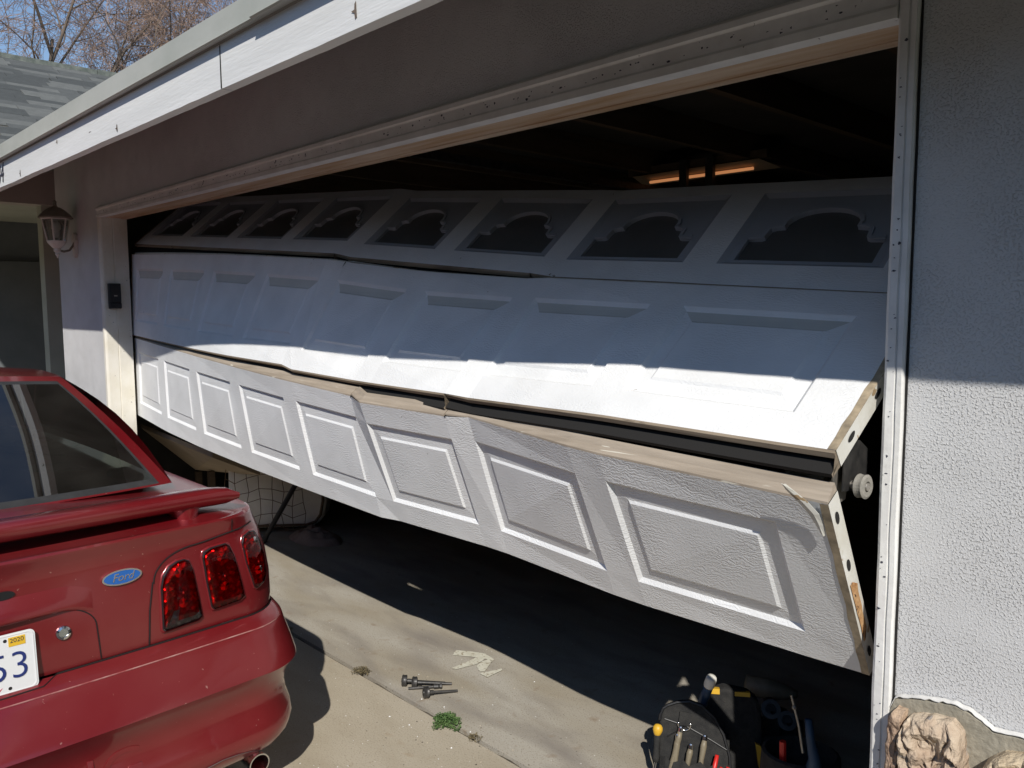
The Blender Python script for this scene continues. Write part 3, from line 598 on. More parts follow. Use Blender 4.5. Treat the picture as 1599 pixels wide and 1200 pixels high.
def panels(sec, T, L, nor, s, tv, grimy):
    for i in range(8):
        c = 2*i+1; f = cell(T, L, c); nv = (nor[c]+nor[c+1]).normalized(); nv = (T[c+1]-T[c]+L[c+1]-L[c]).cross(T[c]-L[c]).normalized()
        w = (L[c+1]-L[c]).length; h = (T[c]-L[c]).length
        rings = []
        for d, z in ((0,0),(0.012,-0.010),(0.052,-0.0075),(0.060,-0.0025)):
            a = d/w; b = d/h
            R = [(a,b),(1-a,b),(1-a,1-b),(a,1-b)]
            rings.append([(f(x,y)+nv*z, (lerp(s[c],s[c+1],x), lerp(tv[2],tv[1],y))) for x, y in R])
        mb = MB()
        for k in range(3):
            for j in range(4):
                q = [rings[k][j], rings[k][(j+1)%4], rings[k+1][(j+1)%4], rings[k+1][j]]
                mb.poly([x[0] for x in q], 1 if (grimy and j == 2 and k >= 1) else 0, [x[1] for x in q])
        mb.poly([x[0] for x in rings[3]], 0, [x[1] for x in rings[3]])
        mb.build('raised_panel', ['door','door_grime'], sec)
R_ = section('bot', 'bottom_section', 'lowest door section, tilted under and creased, its panels facing the driveway', 0.084, 0.09, (10, 12))
botsec = R_[0]; panels(R_[0], R_[1], R_[2], R_[6], R_[7], R_[8], False); RB = R_
R_ = section('mid', 'middle_section', 'middle door section leaning back, half in sun', 0.09, 0.092, (9,), (12,))
midsec = R_[0]; panels(R_[0], R_[1], R_[2], R_[6], R_[7], R_[8], True); RM = R_
R_ = section('win', 'window_section', 'top door section lying back in the dark with arched windows', 0.055, 0.09, (), (8,12))
winsec, T, L, A, B, up, nor, s, tv = R_
OPEN = [(0.085,0.085),(0.915,0.085),(0.915,0.37),(0.83,0.37),(0.81,0.385),(0.80,0.50),(0.775,0.52),(0.72,0.53)]
arc = []
for k in range(13):
    a = math.pi*(0.06+0.88*k/12); arc.append((0.5+0.225*math.cos(a), 0.53+0.24*math.sin(a)**0.8))
OPEN += arc+[(0.28,0.53),(0.225,0.52),(0.20,0.50),(0.19,0.385),(0.17,0.37),(0.085,0.37)]
for i in range(8):
    c = 2*i+1; f = cell(T, L, c); nv = (T[c+1]-T[c]+L[c+1]-L[c]).cross(T[c]-L[c]).normalized()
    mb = MB()   # reveal of the opening in the section + frame plate
    W4 = [(0,0),(1,0),(1,1),(0,1)]
    mb.poly  # frame: strip between rectangle and opening, ring sampled by angle
    def rect_at(p):
        dx, dy = p[0]-0.5, p[1]-0.45; k = 1e9
        if dx > 0: k = min(k, 0.46/dx)
        if dx < 0: k = min(k, -0.46/dx)
        if dy > 0: k = min(k, 0.50/dy)
        if dy < 0: k = min(k, -0.40/dy)
        return (0.5+dx*k, 0.45+dy*k)
    ring_o = []; 
    pts = []
    for k in range(len(OPEN)):
        a, b = OPEN[k], OPEN[(k+1)%len(OPEN)]
        m_ = 3 if math.dist(a, b) > 0.2 else 1
        for j in range(m_): pts.append((lerp(a[0],b[0],j/m_), lerp(a[1],b[1],j/m_)))
    corners = [(0.04,0.05),(0.96,0.05),(0.96,0.95),(0.04,0.95)]
    for p_ in pts: ring_o.append(rect_at(p_))
    for cr in corners:
        k = min(range(len(ring_o)), key=lambda q: math.dist(ring_o[q], cr)); ring_o[k] = cr
    P3 = lambda p_, z: f(p_[0], p_[1])+nv*z
    n_ = len(pts)
    for k in range(n_):
        k2 = (k+1) % n_
        mb.poly([P3(ring_o[k],-0.009), P3(ring_o[k2],-0.009), P3(pts[k2],-0.009), P3(pts[k],-0.009)])
        mb.poly([P3(pts[k],-0.009), P3(pts[k2],-0.009), P3(pts[k2],-0.022), P3(pts[k],-0.022)])
    R4 = corners
    for k in range(4):
        mb.poly([P3(W4[k],0), P3(W4[(k+1)%4],0), P3(R4[(k+1)%4],-0.009), P3(R4[k],-0.009)])
    fr = mb.build('window_insert', 'winframe', winsec)
    mb = MB()   # raised moulding round the upper part of the opening
    up_pts = [p_ for p_ in pts if p_[1] > 0.365]
    k0 = pts.index(up_pts[0]); seq = up_pts
    outp = []
    for k, p_ in enumerate(seq):
        a = seq[max(k-1,0)]; b = seq[min(k+1,len(seq)-1)]; tx, ty = b[0]-a[0], b[1]-a[1]; l_ = math.hypot(tx,ty) or 1
        outp.append((p_[0]+ty/l_*0.024, p_[1]-tx/l_*0.034))
    for k in range(len(seq)-1):
        mb.poly([P3(seq[k],-0.009), P3(seq[k+1],-0.009), P3(seq[k+1],-0.004), P3(seq[k],-0.004)])
        mb.poly([P3(seq[k],-0.004), P3(seq[k+1],-0.004), P3(outp[k+1],-0.004), P3(outp[k],-0.004)])
        mb.poly([P3(outp[k],-0.004), P3(outp[k+1],-0.004), P3(outp[k+1],-0.009), P3(outp[k],-0.009)])
    mb.build('arch_moulding', 'winmould', winsec)
    mb = MB(); mb.poly([P3(q,-0.020) for q in ((0.03,0.03),(0.97,0.03),(0.97,0.97),(0.03,0.97))]); mb.poly([P3(q,-0.024) for q in ((0.03,0.97),(0.97,0.97),(0.97,0.03),(0.03,0.03))])
    mb.build('window_pane', 'winpane', winsec)
# roller hanging out of the track at the right end, with hinge bracket and stem
def roller(name, parent, base, ax, wheel_r=0.023, stem=0.115, m1='nylon', m2='steel', ob=True):
    ax = V(ax).normalized(); base = V(base)
    w = MB(); w.lathe([(0.006,-0.011),(wheel_r*0.80,-0.011),(wheel_r,-0.008),(wheel_r*0.94,-0.002),(wheel_r*0.94,0.002),(wheel_r,0.008),(wheel_r*0.80,0.011),(0.012,0.011),(0.010,0.006),(0.006,0.006)], base, ax, 24)
    w.build('wheel', m1, parent, smooth=False)
    h = MB(); h.lathe([(0.0005,0.0125),(0.008,0.0125),(0.009,0.010),(0.009,0.0)], base, ax, 14); h.build('wheel_hub', m2, parent)
    st = MB(); st.lathe([(0.0055,-0.011),(0.0055,-stem)], base, ax, 12); st.lathe([(0.0085,-0.012),(0.0085,-0.030)], base, ax, 12); st.build('stem', m2, parent)
rp = V((-0.022,-0.046,1.184))
roller('roller', botsec, rp, (1,-0.10,0.02), 0.026, 0.13)
mb = MB()   # hinge bracket plate at the end
mb.prism([(0,0),(0.05,0),(0.06,0.02),(0.05,0.075),(0.0,0.085)], (-0.070,-0.075,1.140), (0,1,0.1), (0,-0.25,1), (1,0,0), 0.003)
mb.tube([(-0.19,-0.052,1.194),(-0.10,-0.050,1.193)], 0.010, 10)
mb.build('hinge_bracket', 'steel', botsec)
mb = MB(); mb.prism([(-0.085,1.175),(0.0,1.165),(0.035,1.19),(0.035,1.25),(-0.01,1.275),(-0.08,1.262)], (-0.050,0,0), (0,1,0), (0,0,1), (1,0,0), 0.003); mb.build('sun_stop_plate', 'dark_steel', botsec)  # dark plate added to stop sun leaking past the door end
# strip of skin torn off the corner and standing up
Ae, Be, ue, ne = RB[3][17], RB[4][17], RB[5][17], RB[6][17]
mb = MB(); c0 = Ae-V((0.026,0,0))+ne*0.002
rows = []
for k, (du, dn, dx, w) in enumerate([(0.050,0.010,-0.052,0.004),(0.032,0.008,-0.042,0.009),(0.005,0.006,-0.022,0.012),(-0.025,0.004,-0.006,0.012),(-0.055,0.003,0.000,0.008),(-0.085,0.002,0.003,0.003)]):
    q = c0+ue*du+ne*dn+V((dx,0,0)); rows.append([q-V((w,0,0)), q+V((w*0.2,0,0))+ne*0.003, q+V((w,0,0))])
mb.grid(rows); to = mb.build('torn_strip', 'endcap', botsec)
sm = to.modifiers.new('thick', 'SOLIDIFY'); sm.thickness = 0.0012
# rusty torn core on the lower end cap
mb = MB(); ring = []
ex = V((0.0035,0,0))
prof = []
for k in range(9):
    t = 0.45+0.34*k/8; q = Ae.lerp(Be, t); lo = 0.006+0.008*abs(nzv((k*2.1,1,1))); hi = TH*(0.72+0.25*nzv((k*1.3,5,2)))
    if k in (0,8): hi = lo+0.01
    prof.append([q-ne*lo+ex, q-ne*(lo+hi)*0.5+ex*(1.4+0.6*nzv((k,2,2))), q-ne*hi+ex])
mb.grid(prof); mb.build('rust_patch', 'rust', botsec)
# dark splits where the rails snapped
mb = MB()
for (cc, tt, sec_, A_, nrm, u_) in ((10,0.5,botsec,RB[3],RB[6],RB[5]),(12,0.55,botsec,RB[3],RB[6],RB[5])):
    q = A_[cc].lerp(A_[cc+1], 0.02)
    mb.poly([q+nrm[cc]*0.002+V((-0.003,0,0.0)), q+nrm[cc]*0.001+V((0.004,0,-0.002)), q-nrm[cc]*0.028+V((0.012,0,0.018)), q-nrm[cc]*0.028+V((0.003,0,0.018))])
mb.build('rail_split', 'black_gap', botsec)
mb = MB(); q = RM[3][9]; mb.poly([q+RM[6][9]*0.002+V((-0.004,0,0)), q+RM[6][9]*0.002+V((0.003,0,0)), q+RM[6][9]*0.002-RM[5][9]*0.045+V((-0.012,0,0)), q+RM[6][9]*0.002-RM[5][9]*0.02+V((-0.011,0,0))])
mb.build('skin_tear', 'black_gap', midsec)
# horizontal tracks and opener rail
for x in (-5.05, 0.11):
    t_ = empty('door_track', (x,0.3,2.2), 'galvanised curved roller track beside the %s end of the buckled door' % ('far' if x < -3 else 'near'), 'door track', 'roller tracks of the garage door')
    mb = MB(); pth = [(x,0.20,0.1),(x,0.20,1.75)]+[(x,0.20+0.36*(1-math.cos(a)),1.75+0.36*math.sin(a)) for a in (0.3,0.6,0.9,1.2,1.5)]+[(x,3.0,2.14)]
    mb.tube(pth, 0.02, 6); mb.build('rail', 'dark_steel', t_)
    mb = MB(); mb.box((x-0.01,2.6,2.15), (x+0.01,2.64,2.5)); mb.build('hanger', 'dark_steel', t_)
op = empty('door_opener', (-2.45,2.6,2.25), 'garage door opener rail and motor under the dark ceiling', 'door opener')
mb = MB(); mb.box((-2.47,0.3,2.26), (-2.43,3.3,2.30)); mb.build('opener_rail', 'dark_steel', op)
mb = MB(); mb.box((-2.62,3.3,2.2), (-2.28,3.7,2.38)); mb.build('motor_housing', 'dark_steel', op)

# ------------------------------------------------------------------ things on the house
ln = empty('wall_lantern', (-5.415,0,1.98), 'cream and bronze coach lantern on the white wall left of the garage', 'lantern')
LC = V((-5.415,-0.122,2.09))
mb = MB()
def hexring(r, z): return [LC+V((r*math.cos(math.pi/6+k*math.pi/3), r*math.sin(math.pi/6+k*math.pi/3), z)) for k in range(6)]
r0, r1 = hexring(0.055,-0.085), hexring(0.085,0.065)
for k in range(6):
    mb.tube([r0[k], r1[k]], 0.0055, 5); mb.tube([r0[k], r0[(k+1)%6]], 0.006, 5); mb.tube([r1[k], r1[(k+1)%6]], 0.007, 5)
mb.build('cage', 'cream_paint', ln)
for k in range(6):
    mb = MB(); mb.poly([r0[k],r0[(k+1)%6],r1[(k+1)%6],r1[k]]); mb.build('pane', 'lampglass', ln)
mb = MB(); mb.lathe([(0.103,0.066),(0.105,0.074),(0.085,0.098),(0.060,0.122),(0.035,0.138),(0.020,0.142),(0.012,0.150),(0.010,0.170),(0.014,0.176),(0.004,0.188)], LC, (0,0,1), 12); mb.build('cap', 'bronze', ln)
mb = MB(); mb.lathe([(0.062,-0.082),(0.055,-0.095),(0.030,-0.125),(0.022,-0.130),(0.022,-0.150),(0.012,-0.158),(0.015,-0.170),(0.008,-0.180),(0.003,-0.195)], LC, (0,0,1), 14); mb.build('base_finial', 'cream_paint', ln, smooth=False)
mb = MB(); mb.tube([LC+V((0,0.01,-0.142)), LC+V((0,0.04,-0.150)), LC+V((0,0.075,-0.140)), LC+V((0,0.10,-0.105)), LC+V((0,0.112,-0.075))], 0.008, 8); mb.build('arm', 'bronze', ln, smooth=True)
mb = MB(); mb.prism([(0.0,-0.085),(0.028,-0.06),(0.030,0.0),(0.040,0.03),(0.022,0.07),(0.0,0.085),(-0.022,0.07),(-0.040,0.03),(-0.030,0.0),(-0.028,-0.06)], (-5.415,-0.001,1.985), (1,0,0), (0,0,1), (0,-1,0), 0.02); mb.build('wall_plate', 'cream_paint', ln)
mb = MB(); mb.lathe([(0.012,-0.06),(0.016,-0.02),(0.028,0.0),(0.026,0.03),(0.012,0.05)], LC, (0,0,1), 12); mb.build('bulb', 'white_plastic', ln, smooth=True)

kp = empty('keypad', (-4.879,0.05,1.55), 'black keypad with sliding cover on the cream door jamb', 'keypad')
boxo('body', (-4.8785,0.012,1.556), (-4.853,0.086,1.716), 'darkplastic', kp, bev=0.004)
boxo('cover', (-4.8525,0.014,1.598), (-4.846,0.084,1.714), 'darkplastic', kp, bev=0.003)
boxo('logo_bar', (-4.8455,0.040,1.634), (-4.8447,0.060,1.642), 'steel', kp)
boxo('lip', (-4.8525,0.014,1.558), (-4.841,0.084,1.592), 'darkplastic', kp, bev=0.004)

# ------------------------------------------------------------------ the red car
CX, CY = -1.53, -1.38
def W(u, v, z): return V((CX-v, CY+u, z))     # u: towards garage, v: forward of the rear bumper, z: up
car = empty('red_car', (CX-2.3, CY, 0), 'dusty red two-door car with rear spoiler parked beside the garage door', 'car')
LV = [ # z, rear offset v, half width, corner radius
 (0.150,0.17,0.78,0.16),(0.158,0.11,0.82,0.17),(0.175,0.062,0.855,0.18),(0.20,0.030,0.882,0.19),(0.23,0.012,0.900,0.20),(0.265,0.008,0.908,0.20),(0.295,0.018,0.906,0.20),(0.33,0.034,0.900,0.20),(0.37,0.038,0.900,0.20),(0.41,0.026,0.908,0.20),
 (0.44,0.008,0.920,0.20),(0.452,0.000,0.926,0.20),(0.462,0.004,0.926,0.20),(0.50,0.024,0.921,0.20),(0.555,0.054,0.911,0.195),(0.570,0.062,0.908,0.19),(0.577,0.068,0.906,0.19),(0.590,0.095,0.900,0.185),(0.597,0.118,0.896,0.18)]
LV2 = [(0.600,0.126,0.894,0.175),(0.63,0.124,0.896,0.175),(0.70,0.126,0.896,0.18),(0.78,0.132,0.888,0.185),(0.85,0.140,0.871,0.19),(0.890,0.136,0.853,0.19),(0.908,0.126,0.843,0.19),(0.918,0.124,0.838,0.19),(0.923,0.131,0.830,0.19)]
LEN = 4.58
def outline(z, vr, hw, r, npts=26):
    # half outline from rear centre to front centre; rear bows: centre is the rearmost point
    pts = []
    bow = 0.042
    for k in range(14):
        u = (hw-r)*k/14; pts.append((u, vr+bow*(u/hw)**2))
    v0 = vr+bow*((hw-r)/hw)**2
    for k in range(13):
        a = math.pi/2*k/12; pts.append((hw-r+r*math.sin(a)**0.9, v0+r*1.15*(1-math.cos(a)**0.9)))
    vs = v0+r*1.15
    for k in range(1, 26):
        v = lerp(vs, LEN-0.55, k/25); pts.append((hw+0.012*math.sin(math.pi*k/25)-0.02*(k/25)**3*(z > 0.5), v))
    hf = pts[-1][0]
    for k in range(1, 13):
        a = math.pi/2*k/12; pts.append((hf*math.cos(a)**0.65 if k < 12 else 0.0, LEN-0.55+(0.55-0.10*abs(z-0.42))*math.sin(a)))
    return pts
def zdrop(v, z):
    t = max(0.0, min(1.0, (v-2.6)/1.9)); t = t*t*(3-2*t); return z-(0.16*t if z > 0.6 else 0.16*t*max(0, (z-0.45)/0.15))
WHEELS = (0.98, 3.58)
def shell(levels, closed_top=False, name='body', mats=('paint',), cut=True):
    rings = []
    for (z, vr, hw, r) in levels:
        h = outline(z, vr, hw, r); full = [(u, v) for u, v in h]+[(-u, v) for u, v in h[-2:0:-1]]
        rings.append([W(u, v, zdrop(v, z)) for u, v in full])
    mb = MB(); idx = [[mb.vert(p) for p in R] for R in rings]; nc = len(rings[0])
    for i in range(len(rings)-1):
        for j in range(nc):
            q = [idx[i][j], idx[i][(j+1)%nc], idx[i+1][(j+1)%nc], idx[i+1][j]]
            cc = sum((mb.v[k] for k in q), V())/4
            if cut and abs(cc.y-CY) > 0.74 and any(math.hypot(CX-cc.x-wv, cc.z-0.31) < 0.335 for wv in WHEELS): continue
            mb.face(q)
    return mb, rings, idx
mb, rings, _ = shell(LV); bumper = mb.build('lower_body', 'paint', car, smooth=True)
mb, rings2, idx2 = shell(LV2)
prev = rings2[-1]; h0 = outline(*LV2[-1]); full0 = [(u, v) for u, v in h0]+[(-u, v) for u, v in h0[-2:0:-1]]; pi_ = idx2[-1]
for sc, dz, inset in ((0.985,0.000,0.012),(0.955,0.001,0.03),(0.88,0.006,0.07),(0.75,0.016,0.14),(0.55,0.030,0.25),(0.3,0.042,0.4),(0.02,0.046,0.5)):
    ring = []
    for (u, v) in full0:
        vv = min(max(v, 0.138+inset*0.9), LEN-0.1-inset*0.9); ring.append(mb.vert(W(u*sc, vv, zdrop(vv, 0.922)+dz)))
    for j in range(len(full0)): mb.face((pi_[j], pi_[(j+1)%len(full0)], ring[(j+1)%len(full0)], ring[j]))
    pi_ = ring
body = mb.build('upper_body', 'paint', car, smooth=True)
for o in (bumper, body):
    es = o.modifiers.new('split', 'EDGE_SPLIT'); es.split_angle = math.radians(32)
def tail_v(u, z):     # v of the tail surface at (u,z)
    L_ = LV+LV2
    for a, b in zip(L_[:-1], L_[1:]):
        if a[0] <= z <= b[0]:
            t = (z-a[0])/(b[0]-a[0]); vr, hw, r = lerp(a[1],b[1],t), lerp(a[2],b[2],t), lerp(a[3],b[3],t); break
    else: vr, hw, r = L_[-1][1:]
    pts = outline(z, vr, hw, r)[:27]
    for p, q in zip(pts[:-1], pts[1:]):
        if p[0] <= abs(u) <= q[0]: return lerp(p[1], q[1], (abs(u)-p[0])/max(1e-6, q[0]-p[0]))
    return pts[-1][1]
def S(u, z, off=0.0): return W(u, tail_v(u, z)-off, z)
def strip(path, w, name, m, parent, off=0.0015, closed=False):
    # narrow ribbon lying on the tail surface along (u,z) points
    pts = [S(u, z, off) for u, z in path]; mb = MB(); rows = []
    for k in range(len(pts)):
        t = (pts[min(k+1,len(pts)-1)]-pts[max(k-1,0)]).normalized(); nrm = V((1,0,0)) if True else 0
        b = t.cross(nrm).normalized(); rows.append([pts[k]-b*w/2, pts[k]+V((0.0008,0,0)), pts[k]+b*w/2])
    mb.grid(rows); return mb.build(name, m, parent)
def dense(path, n=6):
    o = []
    for a, b in zip(path[:-1], path[1:]):
        for k in range(n): o.append((lerp(a[0],b[0],k/n), lerp(a[1],b[1],k/n)))
    return o+[path[-1]]
def arcp(cx, cz, rx, rz, a0, a1, n=10): return [(cx+rx*math.cos(math.radians(lerp(a0,a1,k/n))), cz+rz*math.sin(math.radians(lerp(a0,a1,k/n)))) for k in range(n+1)]
# shut lines
strip(dense([(0.0,0.586),(0.16,0.588),(0.2,0.5985)],4)+dense([(0.2,0.5985),(0.86,0.5985)],24), 0.0055, 'bumper_gap', 'seam', body, 0.002)
for sg in (1,-1):
    strip([(sg*u, z) for u, z in dense([(0.442,0.602),(0.448,0.70),(0.462,0.78)],6)+arcp(0.60,0.775,0.135,0.085,180,92,12)+dense([(0.62,0.862),(0.70,0.874),(0.80,0.882)],6)], 0.0042, 'trunk_seam', 'seam', body, 0.0025)
    strip([(sg*u, z) for u, z in dense([(0.715,0.875),(0.712,0.915)],4)], 0.003, 'quarter_seam', 'seam', body, 0.002)
# plate recess edge
strip(dense([(0.0,0.772),(0.20,0.768)],6)+arcp(0.20,0.70,0.105,0.067,88,0,12)+dense([(0.305,0.70),(0.312,0.604)],6), 0.0032, 'recess_edge', 'seam', body, 0.0025)
strip(dense([(0.0,0.772),(-0.20,0.768)],6)+[(-u,z) for u,z in arcp(0.20,0.70,0.105,0.067,88,0,12)]+dense([(-0.305,0.70),(-0.312,0.604)],6), 0.0032, 'recess_edge', 'seam', body, 0.0025)
strip(dense([(-0.86,0.574),(0.86,0.574)],60), 0.004, 'scuffed_ridge', 'scuff', bumper, 0.0025)
mb = MB(); rows = []
for k in range(31):
    u = -0.30+0.60*k/30; e = abs(u)/0.30; d = 0.020*max(0.0,1-e*e)**0.8; zz = 0.765-0.03*max(0,e-0.7)**2*8
    rows.append([S(u, zz+0.060, 0.0004), S(u, zz+0.030, 0.0004+d*0.55), S(u, zz+0.008, 0.0004+d), S(u, zz, 0.0004+d*0.92), S(u, zz-0.006, 0.0004)])
mb.grid(rows); mb.build('plate_hood', 'paint', body, smooth=True)
# tail lamps: housing, lens, trim
LAMPS = [[(0.484,0.640),(0.490,0.632),(0.585,0.637),(0.597,0.645),(0.590,0.70),(0.578,0.79),(0.570,0.815),(0.556,0.823),(0.535,0.822),(0.512,0.812),(0.494,0.79),(0.486,0.76)],
         [(0.632,0.665),(0.640,0.655),(0.722,0.660),(0.736,0.670),(0.728,0.72),(0.712,0.80),(0.700,0.832),(0.688,0.841),(0.640,0.838),(0.620,0.830),(0.616,0.815),(0.622,0.74)],
         [(0.775,0.688),(0.785,0.680),(0.820,0.690),(0.835,0.71),(0.836,0.76),(0.824,0.82),(0.805,0.850),(0.780,0.856),(0.752,0.848),(0.744,0.830),(0.752,0.77)]]
for sg in (1,-1):
    for li, P_ in enumerate(LAMPS):
        cu0 = sum(p[0] for p in P_)/len(P_); cz = sum(p[1] for p in P_)/len(P_)
        P_ = [(sg*(cu0+(u-cu0)*(1.06 if li < 2 else 1.0)), cz+(z-cz)*1.03) for u, z in P_]; cu = sg*cu0
        dn = []
        for k in range(len(P_)):
            for j in range(3): dn.append((lerp(P_[k][0],P_[(k+1)%len(P_)][0],j/3), lerp(P_[k][1],P_[(k+1)%len(P_)][1],j/3)))
        lamp = None
        mb = MB(); rg = []
        for sc, of in ((1.0,0.0035),(0.9,0.003),(0.5,0.0025),(0.05,0.0025)):
            rg.append([S(cu+(u-cu)*sc, cz+(z-cz)*sc, of) for u, z in dn])
        mb.grid(rg, closed=True); lamp = mb.build('lamp_reflector', 'reflector', car)
        mb = MB(); rg = []
        for sc, of in ((1.0,0.002),(0.99,0.0075),(0.94,0.0105),(0.8,0.012),(0.5,0.0125),(0.25,0.0125),(0.04,0.0125)):
            rg.append([S(cu+(u-cu)*sc, cz+(z-cz)*sc, of) for u, z in dn])
        idx = [[mb.vert(p) for p in R] for R in rg]
        for i in range(len(rg)-1):
            for j in range(len(dn)):
                q = (idx[i][j], idx[i][(j+1)%len(dn)], idx[i+1][(j+1)%len(dn)], idx[i+1][j])
                zc = sum(mb.v[k].z for k in q)/4; mb.face(q, 1 if (li == 0 and zc < 0.668) else 0)
        mb.build('lamp_lens', ['lens','lens_clear'], lamp, smooth=True)
        mb = MB(); rows = []
        for k in range(len(dn)+1):
            u, z = dn[k % len(dn)]; rows.append([S(cu+(u-cu)*1.0, cz+(z-cz)*1.0, 0.005), S(cu+(u-cu)*1.06, cz+(z-cz)*1.035, 0.0045), S(cu+(u-cu)*1.09, cz+(z-cz)*1.05, 0.0005)])
        mb.grid(rows); mb.build('lamp_rim', 'paint', lamp, smooth=True)
        mb = MB(); rows = [[S(cu+(u-cu)*1.005, cz+(z-cz)*1.003, 0.0058), S(cu+(u-cu)*0.955, cz+(z-cz)*0.975, 0.011)] for u, z in dn+dn[:1]]
        mb.grid(rows); mb.build('lamp_seal', 'darkplastic', lamp)
        for (fu, fz) in ((0.0,0.25),(0.1,-0.2)):
            mb = MB(); mb.lathe([(0.016,0.0),(0.014,0.004),(0.003,0.006)], S(cu+fu*0.05*sg, cz+fz*0.2, 0.0035), (1,0,0), 10); mb.build('lamp_bulb', 'chrome', lamp)
# badge
bc = S(0.38,0.815,0.0); Xb = (S(0.42,0.815)-S(0.34,0.815)).normalized(); Yb = (S(0.38,0.84)-S(0.38,0.79)).normalized(); Zb = Xb.cross(Yb)
ell = lambda a, b, n=36: [(a*math.cos(2*math.pi*k/n), b*math.sin(2*math.pi*k/n)) for k in range(n)]
mb = MB(); mb.prism(ell(0.054,0.0215), bc, Xb, Yb, Zb, 0.006); bd = mb.build('badge', 'chrome', car)
mb = MB(); mb.prism(ell(0.049,0.0175), bc, Xb, Yb, Zb, 0.0068); mb.build('badge_field', 'badge_blue', bd)
textobj('badge_script', 'Ford', 0.030, 0.0006, bc+Zb*0.0074, Xb, Yb, 'chrome', bd, shear=0.35)
# trunk lock and lid handle dimple
mb = MB(); mb.lathe([(0.020,0.0),(0.018,0.005),(0.012,0.007),(0.011,0.004),(0.0,0.004)], S(0.222,0.703), (1,0,0.1), 18); mb.build('trunk_lock', 'chrome', car)
mb = MB(); mb.prism(ell(0.028,0.011,24), S(0.09,0.835,0.001), (0,1,0), (0,0,1), (1,0,0), 0.003); mb.build('centre_badge', 'darkplastic', car)
# licence plate
pl = empty('licence_plate', W(0,0.11,0.66)); pl.parent = car; pl.location = W(0,0.11,0.66)-ORG[car.name]
pz = 0.664; pn = V((0.995,0,0.09)).normalized(); pu = V((-0.09,0,0.995)).normalized(); pX = V((0,1,0))
pc = W(0,0.112,pz); pc = V((W(0,tail_v(0,0.66)-0.014,pz)))
rrect = []
for (cx_, cy_, a0) in ((0.139,0.063,0),(-0.139,0.063,90),(-0.139,-0.063,180),(0.139,-0.063,270)):
    for k in range(6): a = math.radians(a0+18*k); rrect.append((cx_+0.0135*math.cos(a), cy_+0.0135*math.sin(a)))
mb = MB(); mb.prism(rrect, pc, pX, pu, pn, 0.0015); plate = mb.build('plate_sheet', 'plate', pl)
mb = MB(); n_ = len(rrect); rows = [[pc+pX*x*0.985+pu*y*0.97+pn*0.0016, pc+pX*x*0.97+pu*y*0.94+pn*0.003, pc+pX*x*0.955+pu*y*0.91+pn*0.0016] for x, y in rrect+rrect[:1]]
mb.grid(rows); mb.build('plate_rim', 'plate', plate, smooth=True)
textobj('plate_characters', '53', 0.098, 0.0008, pc+pX*0.089+pu*(-0.010)+pn*0.0026, pX, pu, 'plate_blue', plate, offset=-0.0012)
boxm = MB(); boxm.prism([(0.092,0.043),(0.130,0.043),(0.130,0.066),(0.092,0.066)], pc, pX, pu, pn, 0.0024); stk = boxm.build('year_sticker', 'sticker', plate)
textobj('sticker_year', '2020', 0.016, 0.0002, pc+pX*0.111+pu*0.057+pn*0.0027, pX, pu, 'num', plate)
mb = MB()
for x, y in ((0.085,0.060),(0.088,-0.062)): mb.lathe([(0.0045,0.0016),(0.004,0.0022),(0.0005,0.0022)], pc+pX*x+pu*y, pn, 10)
mb.build('plate_hole', 'black_gap', plate)
mb = MB(); mb.prism([(0.05,-0.064),(0.062,-0.061),(0.072,-0.056),(0.066,-0.063),(0.058,-0.067)], pc, pX, pu, pn, 0.002); mb.build('plate_script', 'plate_red', plate)
# embossed lettering on the bumper
lt = textobj('embossed_letters', 'MUSTANG', 0.145, 0.0012, S(0.0,0.315,0.001), (0,1,0), (0.0,0,1), 'paint', bumper)
org = ORG[bumper.name]
for v in lt.data.vertices:
    w_ = v.co+org; u_ = (w_.y-CY)*1.12; out = (w_.x-S(0.0,0.315,0.001).x); v.co = S(u_, w_.z, 0.0006+out*1.0)-org
# valance cut-out and exhaust
mb = MB()
for sg in (1,): pass
rows = []
for k in range(13):
    a = math.radians(200-220*k/12); u = 0.60+0.16*math.cos(a); z = 0.150+0.085*max(0,math.sin(a)); rows.append([S(u, max(z,0.157), 0.004), W(u, tail_v(u,0.2)+0.10, z-0.02)])
mb.grid(rows); mb.build('exhaust_valance', 'valance', bumper, smooth=True)
for sg in (1,-1):
    mb = MB(); mb.lathe([(0.030,-0.35),(0.030,-0.02),(0.033,-0.015),(0.033,0.0),(0.029,0.0),(0.028,-0.2)], W(sg*0.72,0.045,0.165), (1,0,-0.03), 20); mb.build('exhaust_tip', 'chrome', car, smooth=False)
mb = MB(); mb.box(W(0.7,4.2,0.14), W(-0.7,0.3,0.20)); mb.build('underbody', 'blackrubber', car)
# spoiler: lofted wing on two feet
def spoiler():
    mb = MB(); rows = []
    for k in range(41):
        q = -1+2*k/40; u = 0.765*q; e = abs(q)
        tp = 1-max(0,(e-0.93)/0.07)**2*0.75
        ch = (0.215-0.03*e*e)*max(0.35,tp); v0 = 0.155+0.055*e*e; z0 = 0.972+0.012*(1-e*e); th = 0.028*max(0.35,tp)
        sec = []
        for (a, b) in ((0.0,0.1),(0.005,0.55),(0.03,0.85),(0.16,1.0),(0.45,0.95),(0.8,0.55),(1.0,0.1),(0.98,-0.25),(0.7,-0.7),(0.4,-0.9),(0.12,-0.95),(0.015,-0.6)):
            sec.append(W(u, v0+ch*a, z0+th*b+ch*0.13*(0.35-a)*0.55-0.015*max(0,e-0.85)*6*a))
        rows.append(sec)
    mb.grid(rows, closed=True); mb.poly(rows[0]); mb.poly(rows[-1][::-1])
    return mb.build('spoiler', 'paint', car, smooth=True)
sp = spoiler()
